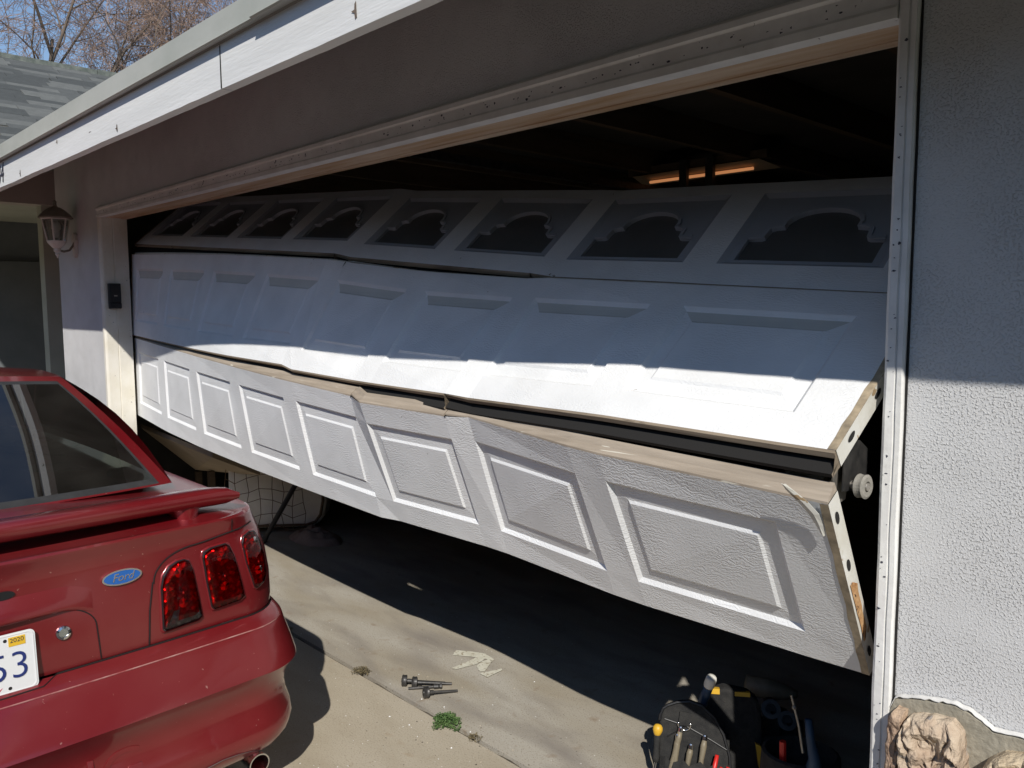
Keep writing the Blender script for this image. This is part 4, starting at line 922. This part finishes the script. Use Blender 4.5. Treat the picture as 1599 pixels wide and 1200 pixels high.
for sg in (1,-1):
    mb = MB(); rows = []
    for t in (0,0.3,0.7,1.0):
        z = lerp(0.915,0.985,t); hw_ = 0.05+0.03*t*t; cu = sg*0.60
        rows.append([W(cu+hw_*math.cos(a)*0.9, 0.27+0.075*math.sin(a), z) for a in [2*math.pi*k/14 for k in range(14)]])
    mb.grid(rows, closed=True); mb.build('spoiler_foot', 'paint', sp, smooth=True)
# greenhouse
def gh(seg, s_, b):
    # seg R rear, S side, F front ; s_ along, b 0 base..1 roof edge
    e = b; bul = math.sin(math.pi*b)
    rcB, rkB, fkB, fcB = (0.0,0.555,0.962), (0.715,0.63,0.955), (0.74,2.72,0.935), (0.0,3.02,0.945)
    rcT, rkT, fkT, fcT = (0.0,1.235,1.322), (0.545,1.25,1.300), (0.545,2.12,1.285), (0.0,2.02,1.325)
    def bl(p, q, t, cv=0.0):
        return V(p).lerp(V(q), t)+V((0,0,0))
    if seg == 'R': pb = V(rcB).lerp(V(rkB), s_); pt = V(rcT).lerp(V(rkT), s_); pb.y = lerp(rcB[1],rkB[1],s_**2.2); pt.y = lerp(rcT[1],rkT[1],s_**2); pt.z = lerp(rcT[2],rkT[2],s_**2.2)
    elif seg == 'S': pb = V(rkB).lerp(V(fkB), s_); pt = V(rkT).lerp(V(fkT), s_); pb.x += 0.03*math.sin(math.pi*s_); pt.x += 0.02*math.sin(math.pi*s_); pt.z += 0.012*math.sin(math.pi*s_)
    else: pb = V(fkB).lerp(V(fcB), s_); pt = V(fkT).lerp(V(fcT), s_); pb.y = lerp(fkB[1],fcB[1],1-(1-s_)**2); pt.z = lerp(fkT[2],fcT[2],1-(1-s_)**2)
    p = pb.lerp(pt, b)
    if seg == 'R': p.z += 0.022*bul*(1-0.25*s_*s_); p.y -= 0.015*bul
    elif seg == 'S': p.x += 0.028*bul; k = (1-s_)**3; p.z += 0.03*bul*k
    else: p.z += 0.025*bul; p.x += 0.02*bul*(1-s_)
    return p
def build_gh():
    red = MB(); glass = {'R':MB(),'S1':MB(),'S-1':MB(),'F':MB()}; frit = MB()
    segs = {'R':([0,0.12,0.24,0.36,0.48,0.6,0.72,0.82,0.88,0.925,0.94,0.97,1.0],[0,0.012,0.05,0.15,0.3,0.45,0.6,0.75,0.87,0.91,0.945,1.0]),
            'S':([0,0.05,0.1,0.16,0.22,0.3,0.4,0.5,0.6,0.7,0.8,0.88,0.94,1.0],[0,0.06,0.1,0.25,0.4,0.55,0.7,0.82,0.88,0.94,1.0]),
            'F':([0,0.03,0.07,0.2,0.35,0.5,0.65,0.8,0.92,1.0],[0,0.03,0.1,0.25,0.4,0.55,0.7,0.85,0.93,1.0])}
    for sg in (1,-1):
        for seg, (ss, bs) in segs.items():
            for i in range(len(ss)-1):
                for j in range(len(bs)-1):
                    sm, bm = (ss[i]+ss[i+1])/2, (bs[j]+bs[j+1])/2
                    q = []
                    for a, b in ((ss[i],bs[j]),(ss[i+1],bs[j]),(ss[i+1],bs[j+1]),(ss[i],bs[j+1])):
                        p = gh(seg, a, b); q.append(W(sg*p.x, p.y, p.z))
                    if sg < 0: q = q[::-1]
                    if seg == 'R':
                        if sm < 0.925 and 0.05 < bm < 0.91: glass['R'].poly(q)
                        elif sm < 0.94 and 0.012 < bm < 0.945: frit.poly(q)
                        else: red.poly(q)
                    elif seg == 'S':
                        (glass['S%d' % sg] if (0.22 < sm < 0.88 and 0.10 < bm < 0.88) else red).poly(q)
                    else:
                        (glass['F'] if (sm > 0.07 and 0.03 < bm < 0.93) else red).poly(q)
    # roof
    nr = 14; rows = []
    for i in range(nr+1):
        t = i/nr; row = []
        for k in range(13):
            q = -1+2*k/12; e = abs(q)
            a = gh('R', e, 1.0); b = gh('F', 1-e, 1.0); sd = gh('S', t, 1.0)
            v = lerp(a.y, b.y, t); uu = q*sd.x; z = lerp(a.z, b.z, t)*(1-e**2.2)+sd.z*e**2.2+0.028*math.sin(math.pi*t)*(1-e**3)
            row.append(W(uu, v, z))
        rows.append(row)
    red.grid(rows)
    roofo = red.build('roof_and_pillars', 'paint', car, smooth=True)
    for md in (('weld','WELD'),):
        w_ = roofo.modifiers.new('weld', 'WELD'); w_.merge_threshold = 0.0015
    frit.build('window_border', 'blackrubber', roofo)
    for nm, g in (('rear_window','R'),('side_window','S1'),('side_window','S-1'),('windshield','F')):
        o = glass[g].build(nm, 'carglass', roofo, smooth=True); w_ = o.modifiers.new('weld', 'WELD'); w_.merge_threshold = 0.001
    return roofo
ghr = build_gh()
# interior
mb = MB(); rows = []
for v, z in ((0.72,0.925),(0.95,0.93),(1.12,0.93)): rows.append([W(-0.66,v,z), W(0.66,v,z)])
mb.grid(rows); mb.build('parcel_shelf', 'shelf', car)
boxo('rear_seat', W(0.62,1.38,0.45), W(-0.62,1.13,0.955), 'carinside', car, bev=0.05)
for sg in (1,-1):
    st = boxo('front_seat', W(sg*0.36+0.24,2.18,0.40), W(sg*0.36-0.24,1.98,1.02), 'carinside', car, bev=0.06)
    boxo('headrest', W(sg*0.36+0.13,2.14,1.03), W(sg*0.36-0.13,2.04,1.19), 'carinside', st, bev=0.04)
boxo('dashboard', W(0.68,2.95,0.6), W(-0.68,2.55,0.93), 'carinside', car, bev=0.04)
mb = MB(); mb.tube([W(-0.36+0.19*math.cos(a), 2.42+0.05*math.sin(a), 0.90+0.17*math.sin(a)) for a in [2*math.pi*k/20 for k in range(21)]], 0.014, 8, cap=False); mb.build('steering_wheel', 'darkplastic', car)
mb = MB(); mb.tube([W(0.62,0.98,0.945), W(0.66,0.93,0.948), W(0.68,0.85,0.945)], [0.02,0.03,0.02], 8); mb.build('speaker_pod', 'carinside', car, smooth=True)
mb = MB(); mb.poly([W(-0.80,4.0,0.40),W(0.80,4.0,0.40),W(0.80,0.3,0.40),W(-0.80,0.3,0.40)]); mb.build('cabin_floor', 'carinside', car)
# wheels
for wv in WHEELS:
    for sg in (1,-1):
        wo_ = W(sg*0.79, wv, 0.315)
        mb = MB(); mb.lathe([(0.21,-0.11),(0.27,-0.115),(0.305,-0.10),(0.315,-0.06),(0.315,0.06),(0.305,0.10),(0.27,0.115),(0.21,0.11)], wo_, (0,1,0), 32); ty = mb.build('tyre', 'blackrubber', car, smooth=False)
        mb = MB(); mb.lathe([(0.03,0.07),(0.05,0.085),(0.20,0.09),(0.212,0.112),(0.205,0.05),(0.10,0.045)], wo_, (0,sg,0), 24); mb.build('rim', 'steel', ty)
        mb = MB(); mb.lathe([(0.355,-0.30),(0.355,0.05),(0.34,0.05),(0.34,-0.30)], W(sg*0.80,wv,0.31), (0,sg,0), 28); mb.build('wheel_well', 'blackrubber', car)

# ------------------------------------------------------------------ small things on the slab
RL = [((-1.965,0.170,0.024),(-1.860,0.300,0.006),'black garage roller with stem lying highest in the little pile', True),
      ((-1.925,0.192,0.023),(-1.835,0.315,0.006),'black garage roller wedged between two others in the little pile', True),
      ((-1.840,0.262,0.012),(-1.925,0.160,0.007),'headless roller stem lying beside the little pile of rollers', False),
      ((-1.822,0.172,0.022),(-1.770,0.292,0.006),'black garage roller lying apart with its wheel face showing', True)]
for base, tip, lab, wheel in RL:
    r_ = empty('door_roller', (base[0],base[1],0), lab, 'door roller', 'loose rollers on the slab')
    b_, t_ = V(base), V(tip); ax = (b_-t_).normalized(); ln_ = (b_-t_).length
    if wheel: roller('door_roller', r_, b_, ax, 0.023, ln_, 'dark_steel', 'dark_steel')
    else:
        mb = MB(); mb.lathe([(0.0055,-ln_),(0.0055,0)], b_, ax, 12); mb.build('stem', 'dark_steel', r_)
        mb = MB(); mb.lathe([(0.0055,-0.03),(0.010,-0.028),(0.010,-0.010),(0.007,-0.008),(0.011,-0.004),(0.011,0.004),(0.004,0.006)], b_, ax, 14); mb.build('collar', 'dark_steel', r_)
pm = MB()
def pstroke(pts):
    c = []
    n = len(pts)
    for k in range(n):
        a, b = V((*pts[k],0)), V((*pts[(k+1)%n],0))
        for j in range(6):
            q = a.lerp(b, j/6); c.append((q.x+0.004*nzv((q.x*60,q.y*60,1)), q.y+0.004*nzv((q.x*60,q.y*60,7)), 0.0035))
    pm.poly(c)
for k_, st_ in enumerate(([(-2.053,0.499),(-2.082,0.546),(-1.991,0.602),(-1.958,0.613),(-1.889,0.604),(-1.881,0.586),(-1.951,0.567)],[(-1.952,0.411),(-1.93,0.411),(-1.905,0.521),(-1.925,0.590),(-1.962,0.575),(-1.957,0.539)],[(-1.89,0.499),(-1.841,0.477),(-1.827,0.489),(-1.878,0.58),(-1.903,0.581),(-1.912,0.554)],[(-1.827,0.464),(-1.778,0.462),(-1.783,0.553),(-1.796,0.562)])):
    n0 = len(pm.v); pstroke(st_)
    for v in pm.v[n0:]: v.z += 0.0005*k_
tag(pm.build('paint_mark', 'floorpaint'), 'worn white arrow shaped paint strokes on the garage slab', 'paint mark')
gr = MB(); rg_ = random.Random(17)
for k in range(260):
    x, y = rg_.gauss(-1.5,0.5), rg_.choice((rg_.gauss(0.0,0.12), rg_.gauss(0.15,0.25), rg_.gauss(-0.3,0.2))); r_ = rg_.choice((0.0010,0.0012,0.0015,0.002,0.0035))
    if abs(y-0.105) < 0.014: y = 0.12+r_*2
    a0 = rg_.random()*6.28; P5 = [(x+r_*math.cos(a0+k5*1.2566)*rg_.uniform(.6,1.3), y+r_*math.sin(a0+k5*1.2566)*rg_.uniform(.6,1.3)) for k5 in range(5)]
    lo = [gr.vert((px,py,0.0002)) for px, py in P5]; tpv = gr.vert((x,y,r_*0.9+0.0004))
    for k5 in range(5): gr.face((lo[k5],lo[(k5+1)%5],tpv), k % 3)
tag(gr.build('grit', ['driveway','joint','plate'], kind='stuff'), 'scattered grit and pale chips on the concrete', 'grit')
def weed(name, c, r, h, n, m, lab, seed):
    rr = random.Random(seed); w_ = empty(name, c, lab, 'weed')
    mb = MB(); st = MB(); c = V(c)
    for k in range(n):
        a = rr.random()*6.283; d = r*math.sqrt(rr.random())*(0.65+0.5*abs(nzv((math.cos(a)*1.5,math.sin(a)*1.5,seed)))*2); z = 0.003+h*rr.random()*(1-0.7*min(1,d/r))
        p = c+V((d*math.cos(a)*1.15, d*math.sin(a), z)); l_ = rr.uniform(0.005,0.011)*(r/0.055)**0.3; ang = rr.random()*6.283
        t = V((math.cos(ang),math.sin(ang),rr.uniform(-0.3,0.9))).normalized(); b = t.cross(V((0,0,1))).normalized()*l_*0.33
        mb.poly([p, p+t*l_*0.5+b, p+t*l_, p+t*l_*0.5-b])
        if k % 12 == 0: st.tube([c+V((0,0,0.001)), c.lerp(p,0.5)+V((0,0,0.006)), p], 0.0009, 4)
    mb.build('foliage', m, w_); st.build('stem', m, w_)
weed('green_weed', (-1.612,0.104,0.0), 0.058, 0.030, 900, 'leaf', 'bright green weed patch growing in the concrete joint', 4)
weed('dry_weed', (-2.19,0.11,0.0), 0.040, 0.028, 300, 'dryleaf', 'brown dried weed tuft in the concrete joint beyond the loose rollers', 8)
weed('dry_weed', (-1.452,0.104,0.0), 0.026, 0.015, 110, 'dryleaf', 'tiny withered sprig in the joint just past the green weed', 9)
weed('dry_weed', (-2.83,0.122,0.0), 0.016, 0.015, 60, 'dryleaf', 'tiny dark weed in the joint beside the car bumper', 10)

# ------------------------------------------------------------------ tools at the right
def frame(o, X, Z=(0,0,1)):
    X = V(X).normalized(); Z = V(Z); Z = (Z-X*Z.dot(X)).normalized(); Y = Z.cross(X)
    return Matrix(((X.x,Y.x,Z.x,o[0]),(X.y,Y.y,Z.y,o[1]),(X.z,Y.z,Z.z,o[2]),(0,0,0,1)))
bag = empty('tool_bag', (-0.73,0.42,0), 'black canvas tool bag with round flap and metal ring standing on the slab', 'tool bag')
FX = frame((-0.725,0.42,0.0), (0.84,0.545,0), (-0.14,0.21,1))   # local x right, y into the bag, z up
prof = [(-0.115,0.0)]+[(-0.115+0.0*k, 0.20) for k in (0,)]+[(-0.085-0.03*math.cos(math.radians(a))+0.03*0, 0.20+0.05*math.sin(math.radians(a))) for a in (20,50,80)]+[(-0.06,0.262),(-0.02,0.268),(0.02,0.258),(0.06,0.225),(0.09,0.175),(0.11,0.11),(0.115,0.0)]
mb = MB(FX); mb.prism(prof, (0,0,0), (1,0,0), (0,0,1), (0,1,0), 0.035); fl = mb.build('front_panel', 'blackfabric', bag)
bv = fl.modifiers.new('bevel','BEVEL'); bv.width = 0.006; bv.segments = 2
mb = MB(FX); mb.tube([(x,-0.003,z) for x, z in prof[1:]], 0.0045, 6); mb.build('piping', 'darkplastic', bag)
mb = MB(FX); mb.tube([(-0.10,-0.003,0.205),(-0.03,-0.004,0.19),(0.05,-0.004,0.155),(0.10,-0.004,0.13)], 0.002, 5); mb.tube([(-0.03,-0.004,0.19),(-0.09,-0.003,0.15)], 0.002, 5); mb.build('seam_cord', 'darkplastic', bag)
mb = MB(FX); mb.tube([(-0.035+0.020*math.cos(a),-0.012-0.006*math.sin(a),0.196+0.020*math.sin(a)) for a in [math.pi*(0.9+1.2*k/12) for k in range(13)]], 0.0034, 8); mb.build('metal_ring', 'chrome', bag, smooth=True)
mb = MB(FX); mb.prism([(-0.055,0.192),(-0.015,0.192),(-0.013,0.232),(-0.050,0.236)], (0,-0.012,0), (1,0,0), (0,0,1), (0,1,0), 0.010); mb.build('ring_strap', 'blackfabric', bag)
mb = MB(FX); mb.box((-0.11,0.036,0.0), (0.11,0.16,0.15)); mb.build('bag_body', 'blackfabric', bag)
mb = MB(FX); rows = []
for k in range(13):
    x = -0.11+0.22*k/12; d = 0.038*math.sin(math.pi*k/12)**0.6; rows.append([(x,-0.002-d,0.0),(x,-0.004-d*1.1,0.05),(x,-0.002-d,0.085+0.01*math.sin(k*2.1))])
mb.grid(rows); pk = mb.build('pocket', 'blackfabric', bag); so_ = pk.modifiers.new('t','SOLIDIFY'); so_.thickness = 0.004
def hand_tool(name, lab, p0, p1, rad, m, tipm=None, group=None, cat='hand tool', tipr=0.008):
    o = empty(name, FX @ V((p0[0],p0[1],0.0)), lab, cat, group); a, b = V(p0), V(p1)
    mb = MB(FX); mb.tube([a, a.lerp(b,0.12), a.lerp(b,0.5), a.lerp(b,0.85), b], [rad*0.85,rad,rad*0.8,rad,rad*0.7], 10); mb.build('handle', m, o, smooth=True)
    if tipm:
        mb = MB(FX); ax = (b-a).normalized(); mb.lathe([(tipr*0.7,-0.004),(tipr,0.0),(tipr,0.012),(tipr*0.8,0.016),(tipr*0.35,0.016),(tipr*0.3,0.008)], b, ax, 14); mb.build('end_cap', tipm, o)
    return o
for k, (x0, x1, zt, lb) in enumerate([(-0.080,-0.048,0.176,'tallest'),(-0.066,-0.056,0.152,'second tallest'),(-0.030,-0.014,0.126,'lowest'),(0.012,0.030,0.158,'rightmost, beside the red pliers')]):
    hand_tool('nut_driver', 'brown handled driver with chrome end in the tool bag pocket, the '+lb+' of four' if k < 3 else 'brown handled driver with chrome end in the tool bag pocket beside the red pliers', (x0,-0.024,0.035), (x1,-0.024,zt), 0.0105, 'olive', 'chrome', 'drivers in the tool bag')
sd = hand_tool('screwdriver', 'screwdriver with bulbous yellow end clipped to the edge of the tool bag', (-0.125,-0.012,0.07), (-0.122,-0.014,0.165), 0.011, 'blackfabric')
mb = MB(FX); mb.lathe([(0.008,-0.010),(0.013,0.0),(0.0165,0.010),(0.0155,0.020),(0.010,0.027),(0.004,0.029)], (-0.122,-0.014,0.160), (0.1,0,1), 14); mb.build('yellow_end', 'yellow', sd, smooth=True)
mb = MB(FX); mb.tube([(-0.124,-0.012,0.072),(-0.128,-0.014,0.05),(-0.122,-0.014,0.02)], 0.005, 8); mb.build('blade', 'chrome', sd)
for k, (x, z) in enumerate(((0.070,0.118),(0.105,0.085))):
    p_ = empty('pliers', FX @ V((x,-0.03,0)), 'red handled pliers, %s, poking out of the tool bag pocket' % ('taller' if k == 0 else 'shorter'), 'pliers', 'red pliers')
    mb = MB(FX); mb.tube([(x-0.025,-0.030,0.0),(x-0.012,-0.032,z*0.5),(x,-0.030,z)], [0.008,0.009,0.006], 8); mb.tube([(x+0.008,-0.030,0.0),(x+0.006,-0.032,z*0.4),(x+0.014,-0.030,z*0.7)], [0.007,0.008,0.005], 8); mb.build('grip', 'redplastic', p_, smooth=True)
hm = empty('hammer', (-0.70,0.52,0), 'hammer with dark blue grip and pale butt sticking up behind the tool bag', 'hammer')
mb = MB(); A0, A1 = V((-0.800,0.54,0.16)), V((-0.742,0.52,0.305)); mb.tube([A0, A0.lerp(A1,0.3), A0.lerp(A1,0.7), A1], [0.020,0.0165,0.0155,0.016], 14); mb.build('grip', 'blueplastic', hm, smooth=True)
mb = MB(); d_ = (A1-A0).normalized(); mb.lathe([(0.0165,0.0),(0.018,0.006),(0.018,0.034),(0.015,0.042),(0.004,0.044)], A1, d_, 18); mb.build('butt', 'white_plastic', hm, smooth=True)
case = empty('tool_pouch', (-0.66,0.60,0), 'black tool pouch with yellow zip trim behind the round flapped bag', 'tool pouch')
FX2 = frame((-0.68,0.60,0.0), (0.80,0.6,0), (-0.1,0.15,1))
mb = MB(FX2); mb.prism([(-0.11,0),(-0.11,0.20),(-0.09,0.255),(-0.04,0.272),(0.04,0.262),(0.075,0.235),(0.085,0.18),(0.09,0)], (0,0,0), (1,0,0), (0,0,1), (0,1,0), 0.07); o = mb.build('body', 'blackfabric', case); bv = o.modifiers.new('b','BEVEL'); bv.width = 0.012; bv.segments = 2
mb = MB(FX2); mb.box((-0.085,-0.003,0.250), (-0.055,0.02,0.268)); mb.box((-0.005,-0.003,0.248), (0.045,0.02,0.262)); mb.build('zip_trim', 'yellow', case)
mb = MB(FX2); mb.prism([(0.070,-0.02),(0.095,-0.015),(0.075,0.05),(0.060,0.055)], (0,-0.03,0.05), (1,0,0), (0,0,1), (0,1,0), 0.02); mb.build('tool_tag', 'yellow', case)
mb = MB(FX2); mb.box((0.09,-0.05,0.0), (0.17,0.05,0.115)); o = mb.build('side_pocket', 'blackfabric', case); bv = o.modifiers.new('b','BEVEL'); bv.width = 0.015; bv.segments = 3
drill = empty('cordless_drill', (-0.66,0.85,0), 'yellow and black cordless drill lying in the shade beyond the bags', 'drill')
mb = MB(); mb.lathe([(0.01,-0.09),(0.035,-0.085),(0.038,0.0),(0.030,0.05),(0.020,0.08),(0.012,0.10)], (-0.76,0.96,0.14), (0.8,0.5,-0.1), 16); mb.build('motor_body', 'olive', drill, smooth=True)
mb = MB(); mb.tube([(-0.76,0.96,0.13),(-0.72,0.90,0.04)], [0.022,0.026], 10); mb.build('grip', 'darkplastic', drill, smooth=True)
mb = MB(); mb.box((-0.75,0.83,0.0), (-0.64,0.92,0.06)); mb.build('battery', 'darkplastic', drill)
for k, (x, y, z) in enumerate(((-0.635,0.74,0.185),(-0.585,0.76,0.155))):
    t_ = empty('tape_roll', (x,y,0), 'dark tape roll in shade beyond the tool bag, the %s one' % ('higher' if k == 0 else 'lower'), 'tape roll', 'dark tape rolls')
    mb = MB(); mb.lathe([(0.018,-0.012),(0.032,-0.012),(0.032,0.012),(0.018,0.012),(0.018,-0.012)], (x,y,z), (0.45,-0.7,0.5), 20); mb.build('ring', 'darkplastic', t_)
    mb = MB(); mb.box((x-0.03,y+0.005,0), (x+0.03,y+0.06,z-0.01)); mb.build('holder', 'darkplastic', t_)
bag2 = empty('tool_bag', (-0.40,0.50,0), 'second dark tool bag at the foot of the right door jamb', 'tool bag')
FX3 = frame((-0.40,0.50,0.0), (0.84,0.545,0), (-0.05,0.08,1))
mb = MB(FX3); mb.lathe([(0.10,0.0),(0.115,0.02),(0.12,0.12),(0.115,0.20),(0.105,0.205),(0.10,0.15),(0.09,0.1)], (0,0.03,0), (0,0,1), 22); mb.build('bucket', 'blackfabric', bag2, smooth=False)
h2 = empty('hammer', (-0.36,0.52,0), 'hammer with flared blue grip standing in the second bag beside the jamb', 'hammer')
mb = MB(); mb.tube([(-0.350,0.470,0.20),(-0.350,0.472,0.235),(-0.366,0.476,0.29),(-0.375,0.478,0.345)], [0.026,0.017,0.013,0.011], 12); mb.build('grip', 'blueplastic', h2, smooth=True)
mb = MB(); mb.tube([(-0.350,0.470,0.20),(-0.345,0.468,0.06)], 0.012, 8); mb.build('shaft', 'dark_steel', h2)
pr = empty('pry_bar', (-0.42,0.50,0), 'thin steel rod with red sleeve leaning out of the second bag', 'pry bar')
mb = MB(); mb.tube([(-0.385,0.47,0.24),(-0.40,0.47,0.32),(-0.425,0.468,0.405)], 0.004, 8); mb.lathe([(0.007,-0.004),(0.008,0.0),(0.006,0.006)], (-0.415,0.469,0.370), (0,0,1), 10); mb.build('rod', 'steel', pr)
mb = MB(); mb.tube([(-0.44,0.46,0.10),(-0.445,0.462,0.255)], [0.012,0.010], 8); mb.build('sleeve', 'redplastic', pr)

# ------------------------------------------------------------------ things in the dark at the left of the garage
vb = empty('padded_bag', (-4.35,1.15,0), 'dusty white vinyl mattress bag with brown piping standing in the dark garage', 'mattress')
FX4 = frame((-4.40,0.98,0.0), (0.62,0.78,0), (0.10,0.22,1))
out = [(-0.42,0.03),(0.12,0.03),(0.19,0.05),(0.23,0.10),(0.25,0.20),(0.25,0.95),(0.2,1.0),(-0.42,1.0)]
mb = MB(FX4); mb.prism(out, (0,0,0), (1,0,0), (0,0,1), (0,1,0), 0.30); o = mb.build('vinyl_cover', 'white_plastic', vb); bv = o.modifiers.new('b','BEVEL'); bv.width = 0.03; bv.segments = 3
mb = MB(FX4); mb.tube([(x*0.90,-0.004,z*0.97+0.02) for x, z in out[:6]], 0.010, 6); mb.tube([(x,0.30,z) for x, z in out[:6]], 0.010, 6); mb.build('piping', 'piping', vb)
net = empty('sports_net', (-4.6,0.9,0), 'dark knotted net stretched in front of the white vinyl bag', 'net')
mb = MB(FX4); rr = random.Random(5); G = [[(-0.42+0.075*i+rr.uniform(-.012,.012), -0.05-0.02*math.sin(i), 0.05+0.085*j+rr.uniform(-.015,.015)-0.02*math.sin(i*1.3)) for i in range(8)] for j in range(10)]
for j in range(10):
    for i in range(8):
        if i < 7: mb.tube([G[j][i],G[j][i+1]], 0.0028, 4)
        if j < 9: mb.tube([G[j][i],G[j+1][i]], 0.0028, 4)
mb.build('mesh_cord', 'piping', net)
pole = empty('black_pole', (-4.36,0.86,0), 'black pole leaning across the white vinyl bag under the door', 'pole')
mb = MB(); mb.tube([(-4.30,0.72,0.0),(-4.19,0.90,0.36),(-4.04,1.15,0.86)], 0.017, 10); mb.build('shaft', 'darkplastic', pole); mb = MB(); mb.lathe([(0.02,0),(0.022,0.02),(0.018,0.05)], (-4.30,0.72,0.0), (0.3,0.5,1), 10); mb.build('foot', 'blackrubber', pole)
tb = empty('tan_board', (-4.6,0.75,0.7), 'tan board lying on the clutter just under the left end of the door', 'board')
mb = MB(); P_ = [(-5.35,0.34,0.70),(-4.20,0.36,0.635),(-4.30,0.72,0.455),(-5.35,0.72,0.34)]; a = [mb.vert(p) for p in P_]; b = [mb.vert(V(p)+V((0,0,0.03))) for p in P_]
mb.face(a[::-1]); mb.face(b)
for k in range(4): mb.face((a[k],a[(k+1)%4],b[(k+1)%4],b[k]))
mb.build('sheet', 'tan_board', tb)
for a_, b_ in (((-5.32,0.70,0.0), (-5.28,0.74,0.335)), ((-5.0,0.66,0.0), (-4.96,0.70,0.39))): boxo('trestle_leg', a_, b_, 'joist', tb)
cl = empty('crumpled_cloth', (-4.15,0.98,0), 'crumpled brownish cloth heaped on the floor at the foot of the vinyl bag', 'cloth')
mb = MB(); rows = []
for i in range(15):
    row = []
    for j in range(25):
        a = 2*math.pi*j/24; r = i/14; x = -4.13+0.26*r*math.cos(a)*(0.9+0.25*nzv((math.cos(a)*2,math.sin(a)*2,3))); y = 1.02+0.15*r*math.sin(a)
        z = 0.002+0.095*(1-r**2.2)*(0.55+0.7*abs(nzv((x*9,y*9,2)))+0.3*nzv((x*22,y*22,5)))
        row.append((x,y,max(0.001,z)))
    rows.append(row)
mb.grid(rows); mb.build('folds', 'cloth', cl, smooth=True)
lg = empty('shop_light', (-2.1,2.5,2.3), 'warm lit strip light under the garage ceiling above the door', 'strip light')
boxo('housing', (-2.62,2.45,2.375), (-1.66,2.60,2.42), 'joist', lg)
mb = MB(); mb.poly([(-2.58,2.44,2.37),(-1.70,2.44,2.37),(-1.66,2.62,2.335),(-2.62,2.62,2.335)]); mb.build('reflector', 'tan_board', lg)
mb = MB(); mb.tube([(-2.5,2.52,2.335),(-1.78,2.52,2.335)], 0.009, 8); mb.build('tube', 'lamp_glow', lg)
for x in (-2.2,-2.02): boxo('hanger', (x,2.40,2.24), (x+0.05,2.43,2.42), 'dark_steel', lg)

# ------------------------------------------------------------------ bare trees behind the roof
def tree(loc, lab, seed, H, r0, lean=(0,0), fork=0.42):
    rr = random.Random(seed); t_ = empty('bare_tree', loc, lab, 'tree', 'bare trees behind the roof')
    tk, br, tw = MB(), MB(), MB()
    def grow(p, d, L_, r, lvl):
        n = 5 if lvl < 3 else 3; pts = [p.copy()]; rs = [r]; q = p.copy(); dd = d.copy()
        for k in range(n):
            dd = (dd+V((rr.gauss(0,1),rr.gauss(0,1),rr.gauss(0,0.7)))*(0.11+0.05*lvl)+V((0,0,0.06 if lvl < 3 else -0.06))).normalized()
            q = q+dd*(L_/n); pts.append(q.copy()); rs.append(r*(1-(0.86 if lvl == 0 else 0.62)*(k+1)/n))
        tgt = tk if lvl == 0 else (br if lvl < 3 else tw)
        tgt.tube(pts, rs, 8 if lvl == 0 else (6 if lvl == 1 else (4 if lvl == 2 else 3)), cap=False)
        if lvl >= 5: return
        nb = (7,7,7,6,5)[lvl]
        for k in range(nb):
            f = lerp(0.30 if lvl else fork, 1.0, (k+0.6*rr.random())/nb); i = min(n-1, int(f*n)); bp = pts[i].lerp(pts[i+1], f*n-i)
            td = (pts[i+1]-pts[i]).normalized(); ax = td.orthogonal().normalized(); ax = Matrix.Rotation(rr.random()*6.283, 3, td) @ ax
            nd = (td*math.cos(0.75)+ax*math.sin(rr.uniform(0.45,1.05))).normalized()
            if lvl >= 3: nd = (nd+V((0,0,-0.25))).normalized()
            grow(bp, nd, L_*rr.uniform(0.50,0.72)*(0.95 if lvl < 2 else 0.85), max(0.0042, rs[i]*rr.uniform(0.42,0.62)), lvl+1)
    grow(V(loc), V((lean[0],lean[1],1)).normalized(), H, r0, 0)
    tk.build('trunk', 'bark', t_, smooth=True); br.build('limbs', 'bark', t_, smooth=True); tw.build('twigs', 'twig', t_)
tree((-15.2,1.75,-0.05), 'bare tree with the thickest trunk rising over the shingled roof', 21, 6.2, 0.17, (0,0.02), 0.5)
tree((-16.5,3.7,-0.05), 'bare spreading tree filling the gap between roof ridge and white fascia', 34, 5.2, 0.15, (0.02,0.03), 0.55)
tree((-19.5,7.0,-0.05), 'bare tree farthest back, its fine twigs against the blue sky', 55, 6.0, 0.15, (0,0), 0.45)
